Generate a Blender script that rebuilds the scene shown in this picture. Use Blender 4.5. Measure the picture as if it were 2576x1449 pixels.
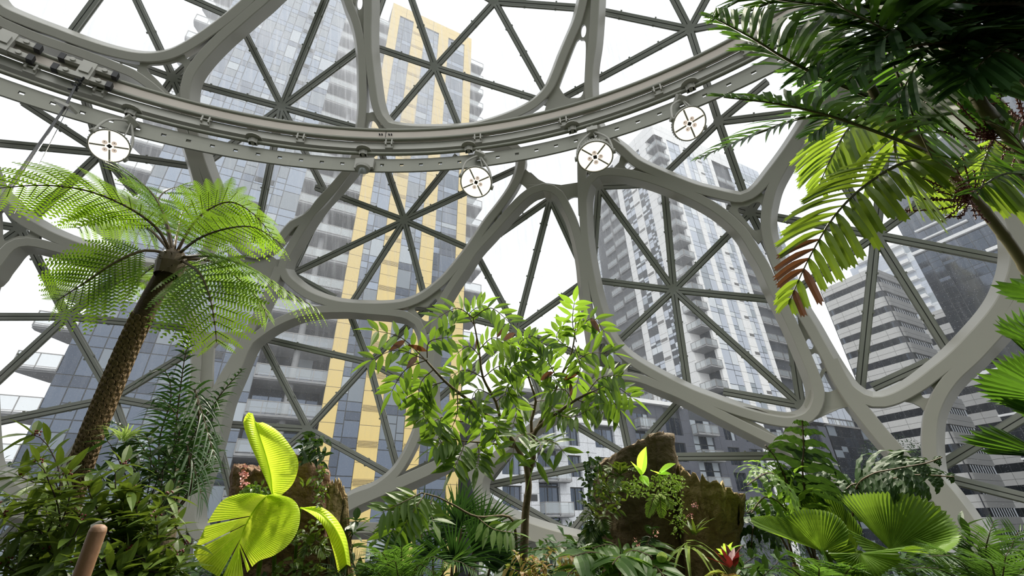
import bpy, bmesh, math, random
from mathutils import Vector, Matrix
from mathutils.geometry import tessellate_polygon
random.seed(7)
for o in list(bpy.data.objects): bpy.data.objects.remove(o)
scene = bpy.context.scene
col = scene.collection

# ------------------------------------------------------------------ camera
F_PX = 1145.0                       # focal length for a 2576 px wide frame
CAM = Vector((0.0, 0.0, 1.6))
def _basis():
    zen = Vector((-58.0, 2075.0, -F_PX)).normalized()
    fwd = Vector((0, 0, -1)); fh = (fwd - zen*fwd.dot(zen)).normalized()
    right = fh.cross(zen)
    return Matrix((right, fh, zen))
RM = _basis()
cam_data = bpy.data.cameras.new('camera'); cam = bpy.data.objects.new('camera', cam_data); col.objects.link(cam)
cam_data.sensor_width = 36.0; cam_data.lens = F_PX/2576*36.0
cam_data.clip_start = 0.05; cam_data.clip_end = 2000
cam.matrix_world = Matrix.Translation(CAM) @ RM.to_4x4()
scene.camera = cam
FWD = RM @ Vector((0, 0, -1))

# ------------------------------------------------------------------ light
world = bpy.data.worlds.new('overcast'); scene.world = world; world.use_nodes = True
wn = world.node_tree.nodes; wl = world.node_tree.links
bg = wn['Background']
tc = wn.new('ShaderNodeTexCoord'); sp = wn.new('ShaderNodeSeparateXYZ'); mr = wn.new('ShaderNodeMapRange')
mr.inputs[1].default_value = -0.05; mr.inputs[2].default_value = 0.9
mr.inputs[3].default_value = 0.86; mr.inputs[4].default_value = 1.0
mx = wn.new('ShaderNodeMix'); mx.data_type = 'RGBA'
mx.inputs[6].default_value = (0.86, 0.89, 0.94, 1); mx.inputs[7].default_value = (0.97, 0.98, 1.0, 1)
wl.new(tc.outputs['Generated'], sp.inputs[0]); wl.new(sp.outputs[2], mr.inputs[0]); wl.new(mr.outputs[0], mx.inputs[0])
wl.new(mx.outputs[2], bg.inputs[0]); bg.inputs[1].default_value = 1.34
scene.view_settings.view_transform = 'Standard'; scene.view_settings.look = 'None'
scene.view_settings.gamma = 1.0; scene.view_settings.use_curve_mapping = False
scene.view_settings.exposure = 0.0
sun = bpy.data.lights.new('facade_fill_sun', 'SUN'); sun.energy = 1.1; sun.angle = math.radians(50); sun.color = (1, .97, .9)
suno = bpy.data.objects.new('facade_fill_sun', sun); col.objects.link(suno)
suno.rotation_euler = (math.radians(42), 0, math.radians(18))  # soft sun added from behind the camera to brighten the facades

# ------------------------------------------------------------------ helpers
def ray(x, y): return (RM @ Vector((x-1288.0, -(y-724.5), -F_PX))).normalized()
def at(x, y, depth):
    """point on the sight line of a picture position, `depth` metres in front of the lens plane"""
    d = ray(x, y); return CAM + d*(depth/d.dot(FWD))

def tag(o, label=None, cat=None, group=None, kind=None):
    if label: o['label'] = label
    if cat: o['category'] = cat
    if group: o['group'] = group
    if kind: o['kind'] = kind
    return o
def empty(name, loc=(0, 0, 0), label=None, cat=None, group=None, kind=None, rot=None):
    o = bpy.data.objects.new(name, None); col.objects.link(o); o.location = loc
    o.empty_display_size = .1
    if rot is not None: o.rotation_euler = rot
    return tag(o, label, cat, group, kind)

class MB:
    """collects vertices and faces and links them as ONE mesh object"""
    def __init__(s): s.v = []; s.f = []; s.m = []
    def add(s, vs, fs, mi=0):
        b = len(s.v); s.v += [tuple(p) for p in vs]
        for f in fs: s.f.append(tuple(b+i for i in f)); s.m.append(mi)
    def box(s, lo, hi, mi=0, fr=None):
        (x0, y0, z0), (x1, y1, z1) = lo, hi
        vs = [Vector(p) for p in ((x0,y0,z0),(x1,y0,z0),(x1,y1,z0),(x0,y1,z0),(x0,y0,z1),(x1,y0,z1),(x1,y1,z1),(x0,y1,z1))]
        if fr: vs = [fr(p) for p in vs]
        s.add(vs, [(0,3,2,1),(4,5,6,7),(0,1,5,4),(1,2,6,5),(2,3,7,6),(3,0,4,7)], mi)
    def quad(s, a, b, c, d, mi=0): s.add([a, b, c, d], [(0, 1, 2, 3)], mi)
    def bar(s, a, b, w, h, up=Vector((0, 0, 1)), mi=0):
        a = Vector(a); b = Vector(b); t = (b-a).normalized(); u = Vector(up); u = (u-t*u.dot(t)).normalized(); r = t.cross(u)
        vs = []
        for p in (a, b):
            for sr, su in ((-1,-1),(1,-1),(1,1),(-1,1)): vs.append(p + r*sr*w/2 + u*su*h/2)
        s.add(vs, [(0,1,2,3),(7,6,5,4),(0,4,5,1),(1,5,6,2),(2,6,7,3),(3,7,4,0)], mi)
    def tube(s, pts, rad, n=8, mi=0, cap=True):
        pts = [Vector(p) for p in pts]
        if not isinstance(rad, (list, tuple)): rad = [rad]*len(pts)
        ref = Vector((0, 0, 1)); b0 = len(s.v); u = None
        for i, p in enumerate(pts):
            t = (pts[min(i+1, len(pts)-1)] - pts[max(i-1, 0)])
            t = t.normalized() if t.length > 1e-9 else Vector((0, 0, 1))
            if u is None:
                u = t.cross(ref)
                if u.length < .1: u = t.cross(Vector((1, 0, 0)))
            u = (u - t*u.dot(t)).normalized(); w = t.cross(u)
            for k in range(n):
                a = 2*math.pi*k/n; s.v.append(tuple(p + (u*math.cos(a)+w*math.sin(a))*rad[i]))
        for i in range(len(pts)-1):
            for k in range(n):
                k2 = (k+1) % n
                s.f.append((b0+i*n+k, b0+i*n+k2, b0+(i+1)*n+k2, b0+(i+1)*n+k)); s.m.append(mi)
        if cap:
            s.f.append(tuple(b0+k for k in range(n))[::-1]); s.m.append(mi)
            e = b0+(len(pts)-1)*n; s.f.append(tuple(e+k for k in range(n))); s.m.append(mi)
    def lathe(s, prof, M, n=24, mi=0):
        b0 = len(s.v)
        for r, z in prof:
            for k in range(n):
                a = 2*math.pi*k/n; s.v.append(tuple(M @ Vector((r*math.cos(a), r*math.sin(a), z))))
        for i in range(len(prof)-1):
            for k in range(n):
                k2 = (k+1) % n
                s.f.append((b0+i*n+k, b0+i*n+k2, b0+(i+1)*n+k2, b0+(i+1)*n+k)); s.m.append(mi)
    def build(s, name, mats, parent=None, smooth=False, sharp=None, label=None, loc=None):
        me = bpy.data.meshes.new(name)
        vs = s.v
        if parent is not None:
            inv = parent.matrix_basis.inverted() if parent.type == 'EMPTY' and parent.parent is None else Matrix.Identity(4)
            if parent.parent is not None or parent.type != 'EMPTY':
                P = parent; chain = Matrix.Identity(4)
                while P is not None: chain = P.matrix_basis @ chain; P = P.parent
                inv = chain.inverted()
            vs = [tuple(inv @ Vector(p)) for p in s.v]
        me.from_pydata(vs, [], s.f)
        if not isinstance(mats, (list, tuple)): mats = [mats]
        for m in mats: me.materials.append(m)
        if len(mats) > 1: me.polygons.foreach_set('material_index', s.m)
        if smooth:
            me.polygons.foreach_set('use_smooth', [True]*len(me.polygons))
            if sharp: me.set_sharp_from_angle(angle=math.radians(sharp))
        me.update()
        o = bpy.data.objects.new(name, me); col.objects.link(o)
        if parent is not None: o.parent = parent
        if label: o['label'] = label
        return o

def copy_tree(o, parent=None):
    c = o.copy(); col.objects.link(c)
    if parent is not None: c.parent = parent
    for ch in list(o.children): copy_tree(ch, c)
    return c

def cr(pts, step=1.0, closed=False):
    """Catmull-Rom resampling of a list of tuples / vectors"""
    P = [Vector(p) for p in pts]; n = len(P); out = []
    rng = n if closed else n-1
    for i in range(rng):
        if closed: p0, p1, p2, p3 = P[i-1], P[i], P[(i+1) % n], P[(i+2) % n]
        else: p0, p1, p2, p3 = P[max(i-1, 0)], P[i], P[i+1], P[min(i+2, n-1)]
        k = max(1, int((p2-p1).length/step))
        for j in range(k):
            t = j/k; t2 = t*t; t3 = t2*t
            out.append(.5*((2*p1)+(p2-p0)*t+(2*p0-5*p1+4*p2-p3)*t2+(3*p1-p0-3*p2+p3)*t3))
    if not closed: out.append(P[-1])
    return out

# ------------------------------------------------------------------ materials
def mat(name, color=(.5, .5, .5), rough=.5, metal=0.0, spec=.5, noise=None, bump=None, emit=None, estr=0, transl=0.0, tcol=None):
    m = bpy.data.materials.new(name); m.use_nodes = True
    nt = m.node_tree; N = nt.nodes; L = nt.links; p = N['Principled BSDF']
    p.inputs['Base Color'].default_value = (*color, 1); p.inputs['Roughness'].default_value = rough
    p.inputs['Metallic'].default_value = metal; p.inputs['Specular IOR Level'].default_value = spec
    if emit: p.inputs['Emission Color'].default_value = (*emit, 1); p.inputs['Emission Strength'].default_value = estr
    tx = N.new('ShaderNodeTexCoord')
    if noise:
        c2, sc, amt = noise[:3]
        nz = N.new('ShaderNodeTexNoise'); nz.inputs['Scale'].default_value = sc; nz.inputs['Detail'].default_value = 5
        mp = N.new('ShaderNodeMapping'); mp.inputs['Scale'].default_value = noise[3] if len(noise) > 3 else (1, 1, 1)
        L.new(tx.outputs['Object'], mp.inputs[0]); L.new(mp.outputs[0], nz.inputs['Vector'])
        rp = N.new('ShaderNodeMapRange'); rp.inputs[1].default_value = .5-.5*amt; rp.inputs[2].default_value = .5+.5*amt
        mix = N.new('ShaderNodeMix'); mix.data_type = 'RGBA'; mix.inputs[6].default_value = (*color, 1); mix.inputs[7].default_value = (*c2, 1)
        L.new(nz.outputs[0], rp.inputs[0]); L.new(rp.outputs[0], mix.inputs[0]); L.new(mix.outputs[2], p.inputs['Base Color'])
        colout = mix.outputs[2]
    else: colout = None
    if bump:
        nb = N.new('ShaderNodeTexNoise'); nb.inputs['Scale'].default_value = bump[0]; nb.inputs['Detail'].default_value = 6
        L.new(tx.outputs['Object'], nb.inputs['Vector'])
        bp = N.new('ShaderNodeBump'); bp.inputs['Strength'].default_value = bump[1]; bp.inputs['Distance'].default_value = bump[2]
        L.new(nb.outputs[0], bp.inputs['Height']); L.new(bp.outputs[0], p.inputs['Normal'])
    if transl:
        out = N['Material Output']; tr = N.new('ShaderNodeBsdfTranslucent'); ms = N.new('ShaderNodeMixShader')
        tr.inputs[0].default_value = (*(tcol or color), 1); ms.inputs[0].default_value = transl
        L.new(p.outputs[0], ms.inputs[1]); L.new(tr.outputs[0], ms.inputs[2]); L.new(ms.outputs[0], out.inputs[0])
    return m

M = {}
M['steel'] = mat('painted_steel', (.41, .40, .355), .38, noise=((.37, .36, .315), 1.2, .6), bump=(60, .04, .01))
M['mullion'] = mat('aluminium_mullion', (.33, .335, .31), .35, .3)
M['gap'] = mat('black_gasket', (.03, .03, .03), .6)
# ------------------------------------------------------------------ the dome: steel lattice
RING_C = CAM + Vector((-1.78, -3.52, 0)); RING_R = 9.66; RING_Z = CAM.z + 6.8
C0 = Vector((CAM.x-1.78, CAM.y-3.52, CAM.z)); RS = 12.2; RG = 12.78
def onS(x, y, R=RS):
    d = ray(x, y); oc = CAM - C0; b = oc.dot(d); c = oc.dot(oc) - R*R
    return CAM + d*(-b + math.sqrt(b*b - c))
def cp(ox, oy, s, pts): return [(ox+x/s, oy+y/s) for x, y in pts]

frame = empty('steel_lattice', (C0.x, C0.y, 0), 'white painted steel lattice of rounded openings carrying the glass dome', 'steel frame')

def ring_beam(pts, inside, closed=False, w=.15, name='ring_beam', depth=.27, splay=.095):
    P2 = cr(pts, 14, closed); P = [onS(p[0], p[1]) for p in P2]
    inner = onS(*inside); n = len(P)
    # lateral sign: majority towards the opening
    def frame_at(i):
        if closed: t = P[(i+1) % n]-P[i-1]
        else: t = P[min(i+1, n-1)]-P[max(i-1, 0)]
        t.normalize(); nn = (P[i]-C0).normalized(); return t, nn, nn.cross(t).normalized()
    sgn = sum(1 if frame_at(i)[2].dot(inner-P[i]) > 0 else -1 for i in range(n)); sgn = 1 if sgn > 0 else -1
    b = .012
    sec = [(-w/2, b), (-w/2+b, 0), (w/2-b, 0), (w/2+b*.2, b), (w/2+splay, depth), (w/2+splay-.03, depth+.02), (-w/2+.02, depth+.02), (-w/2, depth)]
    k = len(sec); mb = MB(); vs = []
    for i in range(n):
        t, nn, bb = frame_at(i); bb = bb*sgn
        for la, de in sec: vs.append(P[i] + bb*la + nn*de)
    fs = []
    for i in range(n if closed else n-1):
        j = (i+1) % n
        for a in range(k):
            c = (a+1) % k
            f = (i*k+a, j*k+a, j*k+c, i*k+c)
            fs.append(f if sgn > 0 else f[::-1])
    mb.add(vs, fs)
    return mb.build(name, M['steel'], frame, smooth=True, sharp=22)

def ell(cx, cy, rx, ry, rot=0, n=20):
    r = math.radians(rot)
    return [(cx+rx*math.cos(a)*math.cos(r)-ry*math.sin(a)*math.sin(r), cy+rx*math.cos(a)*math.sin(r)+ry*math.sin(a)*math.cos(r)) for a in [2*math.pi*i/n for i in range(n)]]
def node_plate(outline, holes=(), R=RS+.07, th=.1, smooth_out=False):
    loops = [cr(outline, 9, True) if smooth_out else [Vector(p) for p in outline]]
    for h in holes: loops.append([Vector(p) for p in (cr(h, 4, True))])
    l3 = [[Vector((p[0], p[1], 0)) for p in lp] for lp in loops]
    tris = tessellate_polygon(l3)
    flat = [p for lp in l3 for p in lp]; n = len(flat)
    vs = [onS(p.x, p.y, R) for p in flat] + [None]*n
    for i in range(n): vs[n+i] = vs[i] + (vs[i]-C0).normalized()*th
    fs = []
    for t in tris: fs.append(tuple(t)); fs.append(tuple(n+i for i in reversed(t)))
    b = 0
    for lp in l3:
        k = len(lp)
        for i in range(k):
            j = (i+1) % k; fs.append((b+i, b+j, n+b+j, n+b+i))
        b += k
    mb = MB(); mb.add(vs, fs); return mb.build('node_plate', M['steel'], frame)

A_ = cp(0, 0, 2.994, [(-90,-20),(0,75),(200,165),(400,240),(600,315),(800,380),(1000,425),(1150,432),(1290,405),(1430,335),(1580,235),(1720,130),(1870,0),(1960,-90)])
ring_beam(A_, (250, 0))
B_ = [(-40,30),(0,54),(100,97),(200,132),(284,164),(334,185),(367,207),(400,234),(431,267),(448,300),(461,334),(476,377),(500,460),(520,530),(530,590),(510,640),(450,668),(380,670),(300,655),(232,635),(193,620),(155,606),(116,589),(87,573),(58,556),(29,533),(0,506),(-40,455),(-80,300),(-70,100)]
ring_beam(B_, (150, 330), True)
C_ = [(740,-60),(651,8),(600,52),(551,95),(502,147),(474,190),(465,234),(468,268),(480,310),(490,350),(503,401),(530,474),(552,530),(580,590),(612,630),(640,642),(665,636),(690,617),(712,592),(735,565),(768,548),(808,510),(858,450),(888,405),(901,360),(907,317),(912,267),(912,217),(911,167),(908,117),(899,67),(882,20),(850,-40)]
ring_beam(C_, (700, 270), True)
D_ = [(714,651),(736,612),(758,574),(800,512),(840,468),(880,420),(915,375),(960,355),(1050,352),(1150,352),(1240,352),(1290,365),(1312,395),(1306,437),(1288,476),(1257,520),(1228,557),(1180,628),(1127,694),(1094,724),(1060,748),(1020,765),(977,771),(927,772),(860,768),(815,758),(770,740),(739,718),(718,698),(708,676)]
ring_beam(D_, (1018, 555), True)
E_ = [(925,-40),(925,33),(924,67),(925,117),(930,167),(936,217),(943,260),(955,294),(972,314),(1002,322),(1047,326),(1110,326),(1177,322),(1227,311),(1294,287),(1344,260),(1379,225),(1398,187),(1416,140),(1436,93),(1454,50),(1467,0),(1476,-40)]
ring_beam(E_, (1150, 100))
F_ = [(1192,630),(1228,590),(1261,553),(1288,522),(1315,495),(1340,478),(1366,470),(1389,474),(1408,488),(1423,515),(1437,544),(1447,573),(1456,607),(1466,660),(1472,720),(1480,780),(1490,840),(1495,890),(1488,930),(1460,965),(1415,992),(1360,1020),(1290,1060),(1222,1108),(1170,1142),(1135,1142),(1110,1118),(1092,1075),(1080,1020),(1078,960),(1082,900),(1090,835),(1096,795),(1109,761),(1134,718),(1161,678)]
ring_beam(F_, (1300, 780), True)
G_ = [(2260,1310),(2180,1252),(2100,1200),(1983,1128),(1914,1093),(1845,1059),(1776,1024),(1707,990),(1655,969),(1614,953),(1569,945),(1530,947),(1490,966),(1450,995),(1409,1030),(1373,1052),(1335,1077),(1299,1105),(1263,1132),(1235,1160),(1213,1188),(1203,1215),(1203,1243),(1216,1269),(1241,1287),(1277,1304),(1318,1323),(1373,1342),(1428,1356),(1500,1372),(1600,1395),(1800,1420)]
ring_beam(G_, (1560, 1200))
H_ = [(1480,455),(1501,437),(1531,431),(1577,435),(1622,445),(1668,460),(1713,478),(1759,499),(1804,525),(1844,557),(1874,590),(1900,632),(1923,670),(1943,715),(1965,760),(1988,805),(2009,851),(2030,900),(2050,950),(2060,988),(2055,1020),(2035,1048),(1995,1062),(1948,1058),(1897,1046),(1845,1030),(1793,1011),(1741,991),(1690,966),(1641,940),(1600,916),(1566,891),(1541,864),(1523,833),(1510,790),(1498,750),(1485,690),(1476,640),(1471,600),(1468,560),(1467,500)]
ring_beam(H_, (1695, 730), True)
I_ = [(1497,-40),(1497,0),(1491,100),(1482,167),(1481,234),(1488,290),(1510,335),(1561,375),(1598,408),(1646,432),(1698,454),(1744,472),(1789,484),(1835,495),(1865,499),(1889,490),(1914,469),(1941,435),(1971,396),(2000,355),(2040,290),(2080,200),(2110,100),(2115,-20),(2100,-80)]
ring_beam(I_, (1750, 150))
J_ = [(2000,372),(1968,420),(1944,466),(1932,508),(1926,548),(1929,587),(1938,624),(1952,660),(1968,700),(1992,745),(2016,785),(2040,825),(2062,865),(2085,905),(2110,945),(2135,978),(2170,1003),(2196,1011),(2223,1011),(2254,1002),(2285,987),(2320,965),(2355,938),(2401,901),(2451,851),(2501,795),(2534,745),(2557,684),(2564,634),(2560,584),(2544,534),(2518,484),(2480,420),(2440,350),(2395,280),(2340,220),(2270,180),(2190,175),(2110,220),(2045,300)]
ring_beam(J_, (2203, 590), True)
K_ = [(2640,690),(2576,752),(2551,785),(2501,840),(2451,895),(2401,942),(2372,979),(2354,1013),(2343,1045),(2339,1080),(2338,1110),(2340,1145),(2345,1181),(2360,1212),(2387,1245),(2415,1282),(2443,1322),(2490,1380),(2560,1440)]
ring_beam(K_, (2500, 1080))
L_ = [(2090,905),(2112,950),(2147,1006),(2178,1045),(2212,1087),(2244,1124),(2278,1163),(2309,1197),(2348,1234),(2385,1275),(2430,1330),(2500,1410)]
ring_beam(L_, (2130, 1130), w=.2, splay=.05)
M_ = [(560,1010),(590,940),(615,880),(628,858),(656,836),(684,817),(725,797),(766,784),(808,778),(849,777),(880,777),(927,781),(994,787),(1027,795),(1050,810),(1062,835),(1067,868),(1069,918),(1069,968),(1065,1007),(1058,1059),(1045,1100),(1024,1145),(998,1186),(967,1215),(933,1236),(893,1250),(840,1278),(760,1312),(660,1345),(560,1362),(505,1352),(484,1330),(478,1300),(484,1255),(500,1208),(523,1143),(541,1081)]
ring_beam(M_, (780, 1050), True)
N_ = [(-60,760),(-30,690),(0,649),(12,633),(25,620),(43,611),(68,608),(93,611),(126,619),(164,629),(203,643),(228,651),(300,672),(360,700),(400,721),(427,740),(443,757),(460,776),(474,797),(485,820),(492,850),(494,900),(487,980),(470,1060),(450,1150),(425,1230),(390,1295),(340,1322),(270,1325),(200,1308),(140,1285),(108,1272),(72,1255),(36,1235),(0,1205),(-50,1160)]
ring_beam(N_, (200, 900), True)
O_ = [(702,672),(692,698),(673,739),(645,795),(615,858),(588,905),(556,960),(528,1015),(507,1070),(484,1150),(464,1230),(453,1320),(448,1400),(446,1500)]
ring_beam(O_, (600, 760), w=.16, splay=.05)
Y_ = [(1175,1140),(1128,1158),(1054,1192),(980,1224),(900,1258),(850,1285),(790,1318)]
ring_beam(Y_, (1080, 1280), w=.2)
Z_ = [(700,1345),(800,1332),(880,1328),(1000,1328),(1100,1323),(1180,1320),(1230,1324),(1327,1345),(1414,1370),(1480,1390),(1560,1412),(1700,1440)]
ring_beam(Z_, (1200, 1460), w=.17)
ring_beam([(0,1290),(60,1292),(110,1308),(160,1330),(230,1370),(300,1420)], (60,1400), w=.14)
V_ = [(1463,340),(1463,400),(1464,470),(1466,540)]
ring_beam(V_, (1480, 430), w=.17, splay=.04)

# node plates with their lightening holes
q = lambda pts: cp(0, 0, 2.994, pts)
node_plate(q([(1045,440),(1055,480),(1030,530),(1120,640),(1260,770),(1390,790),(1400,600),(1440,465),(1400,440),(1385,395),(1290,405),(1150,432)]),
           [q([(1110,530),(1120,490),(1240,478),(1330,460),(1385,500),(1375,570),(1355,650),(1345,700),(1310,715),(1250,680),(1180,600)])])
q = lambda pts: cp(0, 440, 5.175, pts)
node_plate(q([(-60,360),(150,470),(450,690),(560,760),(512,800),(512,850),(540,890),(300,880),(100,910),(-60,1060)]),
           [q([(0,482),(60,482),(150,540),(240,620),(330,680),(385,720),(385,760),(340,795),(230,800),(150,830),(100,855),(40,850),(10,800),(5,600)])])
q = lambda pts: cp(1180, 360, 5.175, pts)
h3 = q([(1280,760),(1310,720),(1370,700),(1430,712),(1440,760),(1465,1100),(1430,1122),(1400,1110),(1330,870)])
node_plate(q([(735,340),(860,450),(1000,520),(1200,545),(1440,508),(1480,700),(1500,1100),(1500,1400),(1440,1340),(1380,1150),(1290,900),(1180,700),(1080,600),(960,570),(830,610),(700,700),(560,850),(430,1000),(330,1090),(330,1000),(430,830),(560,640),(650,450)]),
           [q([(620,540),(700,545),(750,600),(752,636),(480,908),(435,865)]), q([(350,1020),(347,1035),(370,1030),(432,960),(430,932),(400,930),(378,950)]), h3, q(ell(1460,1235,28,62))])
q = lambda pts: cp(1440, 320, 3.293, pts)
node_plate(q([(250,0),(330,125),(385,190),(398,235),(385,290),(330,345),(250,350),(120,370),(180,440),(330,400),(600,440),(900,560),(1150,650),(1100,560),(850,460),(620,330),(450,200),(350,60)]), [q(ell(478,320,46,31,10))])
node_plate(q([(1305,615),(1316,650),(1290,690),(1400,790),(1540,965),(1565,938),(1612,938),(1605,800),(1600,650),(1625,570),(1588,568),(1560,535),(1440,590)]),
           [q([(1370,690),(1390,660),(1450,655),(1500,625),(1545,620),(1570,655),(1560,740),(1560,830),(1530,855),(1490,840),(1430,765)])])
q = lambda pts: cp(860, 484, 2.994, pts)
node_plate(q([(488,835),(505,880),(490,915),(570,980),(610,1060),(665,1060),(700,930),(780,752),(748,745),(733,715),(650,770),(560,825)]),
           [q([(550,862),(640,860),(700,798),(717,828),(690,900),(662,962),(620,965),(565,910)])])
q = lambda pts: cp(860, 965, 2.994, pts)
node_plate(q([(595,-60),(690,-60),(690,200),(730,400),(740,470),(700,408),(650,393),(610,400),(565,450),(560,300),(600,100)]), [q(ell(648,307,21,42))])
q = lambda pts: cp(1500, 700, 2.898, pts)
node_plate(q([(-40,420),(60,430),(120,480),(255,625),(228,650),(228,690),(240,730),(100,730),(-30,735),(-60,600)]),
           [q([(-25,560),(0,500),(60,475),(110,530),(180,590),(185,625),(155,655),(80,665),(0,680),(-25,690)])])
q = lambda pts: cp(2060, 940, 3.814, pts)
node_plate(q([(740,270),(880,180),(1150,0),(1290,0),(1130,250),(1062,430),(1040,390),(980,320),(900,280),(800,262)]), [q(ell(1040,172,60,66,30))])
node_plate(q([(-60,100),(20,60),(60,-20),(190,-60),(300,200),(320,310),(150,345),(40,385),(-60,430),(-140,300)]), [q([(20,150),(80,176),(140,160),(186,122),(150,30),(110,-60),(30,-40),(0,60)])])
q = lambda pts: cp(1716, 484, 2.994, pts)
node_plate(q([(860,860),(900,900),(1000,1090),(1080,1290),(1060,1300),(1030,1218),(1000,1205),(975,1220),(1040,1449),(1000,1449),(930,1250),(880,1020)]), [q(ell(962,1140,26,42,-15))])
q = lambda pts: cp(1716, 965, 2.994, pts)
node_plate(q([(400,160),(560,190),(790,270),(960,290),(1270,150),(1270,165),(1180,180),(1080,210),(1000,255),(950,310),(900,420),(830,560),(700,480),(560,380),(430,290),(340,210)]),
           [q(ell(390,205,42,16,22)), q([(480,232),(500,222),(600,262),(760,297),(772,330),(760,375),(735,398),(680,375),(600,320),(500,268)])])
q = lambda pts: cp(860, 0, 2.994, pts)
node_plate(q([(170,845),(200,852),(235,842),(280,920),(340,1010),(90,1010),(140,900)]), [q([(200,985),(197,930),(215,905),(245,915),(280,985)])])
node_plate(q([(60,-40),(200,-40),(195,120),(190,330),(170,330),(150,200),(110,60)]), [q(ell(132,20,24,54))])
node_plate(q([(1800,-20),(1890,-20),(1870,300),(1840,700),(1850,860),(1520,860),(1560,720),(1650,540),(1760,250)]),
           [q(ell(1820,232,20,50,5)), q([(1770,306),(1800,299),(1835,320),(1832,500),(1812,710),(1740,737),(1690,730),(1642,665),(1640,640),(1700,480)])])
q = lambda pts: cp(0, 484, 2.994, pts)
node_plate(q([(2330,120),(2210,230),(2150,330),(2195,325),(2240,302),(2300,240),(2380,130)]), [q(ell(2256,250,17,32,30))])
q = lambda pts: cp(380, 560, 3.622, pts)
node_plate(q([(700,250),(760,290),(900,300),(1092,262),(1100,305),(1140,335),(1195,335),(1160,430),(1100,540),(1000,460),(850,390),(700,340)]))
node_plate(q([(370,930),(430,980),(560,1005),(740,992),(880,1000),(850,1090),(790,1165),(740,1105),(660,1085),(600,1105),(572,1140),(560,1300),(555,1640),(440,1800),(400,1500),(400,1100)]))
q = lambda pts: cp(880, 1120, 4.025, pts)
node_plate(q([(1130,160),(1290,175),(1312,205),(1345,212),(1420,150),(1310,420),(1350,560),(1430,680),(1390,740),(1387,790),(1412,815),(1225,815),(1250,740),(1255,500),(1220,350),(1160,240)]))
node_plate(q([(330,545),(530,440),(522,560),(512,810),(378,815),(398,620),(365,570)]))

# ------------------------------------------------------------------ the dome: glazing bars and glass
glaz = empty('window_1', (C0.x, C0.y, 0), kind='structure')
NB = {'n1':(710,270),'n2':(1095,170),'n3':(1018,555),'n4':(1695,730),'n5':(2203,592),'n6':(168,797),'n7':(928,912),'n8':(775,1080),'n9':(1300,830),'n10':(437,197),'n11':(1075,775),'n12':(1888,535),'n13':(1245,5),'n14':(1735,75),'n15':(55,575),'n16':(1385,500),'n17':(1222,1222),'n18':(285,1002),'n19':(733,690),'n20':(2015,1020),'n21':(1500,910),'n22':(1507,470),'nA':(922,112),'nD':(255,385),'nE':(170,100),'nF':(600,50),'nG':(1195,632),'nH':(1478,703),'nJ':(655,850),'nK':(537,1065),'nL':(1585,1150),'nB':(1388,262),'nC':(1808,307),'nQ':(2335,1192)}
bars = [('n1','nF'),('n1',(835,-40)),('n1','nA'),('n1','n10'),('n1',(955,338)),('n1',(500,425)),('n1',(640,612)),('n1',(822,490)),
 ('nA','n2'),('nA',(972,-30)),('n2','n13'),('n2',(1022,-40)),('n2',(960,328)),('n2',(1165,345)),('n2','nB'),('n13','nB'),('n13',(1478,22)),((1478,22),'n14'),('n13',(1160,-45)),('n13',(1260,-40)),
 ('n14','nB'),('n14',(1678,-35)),('n14',(1800,-45)),('n14',(1960,30)),('n14','nC'),('nC','n12'),('nC',(1650,460)),('nC',(1930,205)),('nC',(1990,285)),
 ('n12',(1830,518)),('n12','n5'),('n12','n4'),('n12',(1990,740)),('n12',(1985,385)),('n4','n22'),('n4',(1668,440)),('n4',(1985,758)),('n4','n20'),('n4',(1732,985)),('n4','n21'),('n4','nH'),('n22',(1650,463)),('n22',(1490,700)),
 ('n20',(1985,820)),('n20',(1820,985)),('n5',(2240,250)),('n5',(2055,350)),('n5',(2008,727)),('n5',(2163,985)),('n5',(2405,915)),('n5',(2565,662)),('n5',(2420,435)),((2195,975),(2340,910)),
 ('n6',(-60,797)),('n6','n15'),('n6',(310,690)),('n6',(480,826)),('n6',(-60,1008)),('n6','n18'),('n18',(-60,1072)),('n18',(480,884)),('n18',(510,1042)),('n18',(345,1175)),('n18',(120,1225)),((-30,1396),(90,1275)),
 ('n15',(-40,560)),('n15',(-40,640)),('n15',(10,510)),('n15','nD'),('nD',(-60,355)),('nD',(480,418)),('nD',(60,258)),('nE','nD'),('nD',(345,490)),('nD',(290,510)),('nE',(262,-25)),('nE','n10'),('nE',(-40,60)),((325,-40),'n10'),('n10','nF'),('n10',(400,250)),('n10',(490,335)),('nF',(440,-20)),('nF',(650,-30)),
 ('n3',(955,370)),('n3',(1150,392)),('n3',(1300,425)),('n3','nG'),('n3','n11'),('n3',(882,768)),('n3','n19'),('n3',(795,472)),('n19',(835,470)),('n19',(845,750)),
 ('n11',(930,770)),('n11','n7'),('n11','nG'),('nG','n16'),('nG','n9'),('n16','n9'),('n16',(1440,620)),((1440,620),'nH'),('nH','n9'),('n9','n11'),('n9','n21'),('n9',(1095,1010)),('n9',(1375,1040)),
 ('n7','nJ'),('n7',(873,770)),('n7',(1082,987)),('n7',(1005,1200)),('n7','n8'),('n8','nJ'),('n8',(1000,1205)),('n8','nK'),('n8',(715,1130)),('n8',(775,1190)),('nK',(600,1310)),('nK','nJ'),((985,1212),(1160,1130)),
 ('n17','nL'),('n17',(1425,1337)),('n17',(1325,1085)),('nL',(1380,1030)),('nL',(1545,960)),('nL',(1722,995)),('nL',(1985,1147)),('nL',(1425,1355)),((1205,1340),(1300,1435)),
 ('nQ',(2640,1008)),('nQ',(2640,1268)),('n21',(1560,920)),('n21',(1450,880)),('n21',(1460,960)),('n21',(1520,850)),('n21',(1620,940)),((2450,895),(2640,930)),((1330,440),(1395,500))]
mb_b = MB(); mb_g = MB()
nodes_used = set()
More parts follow.
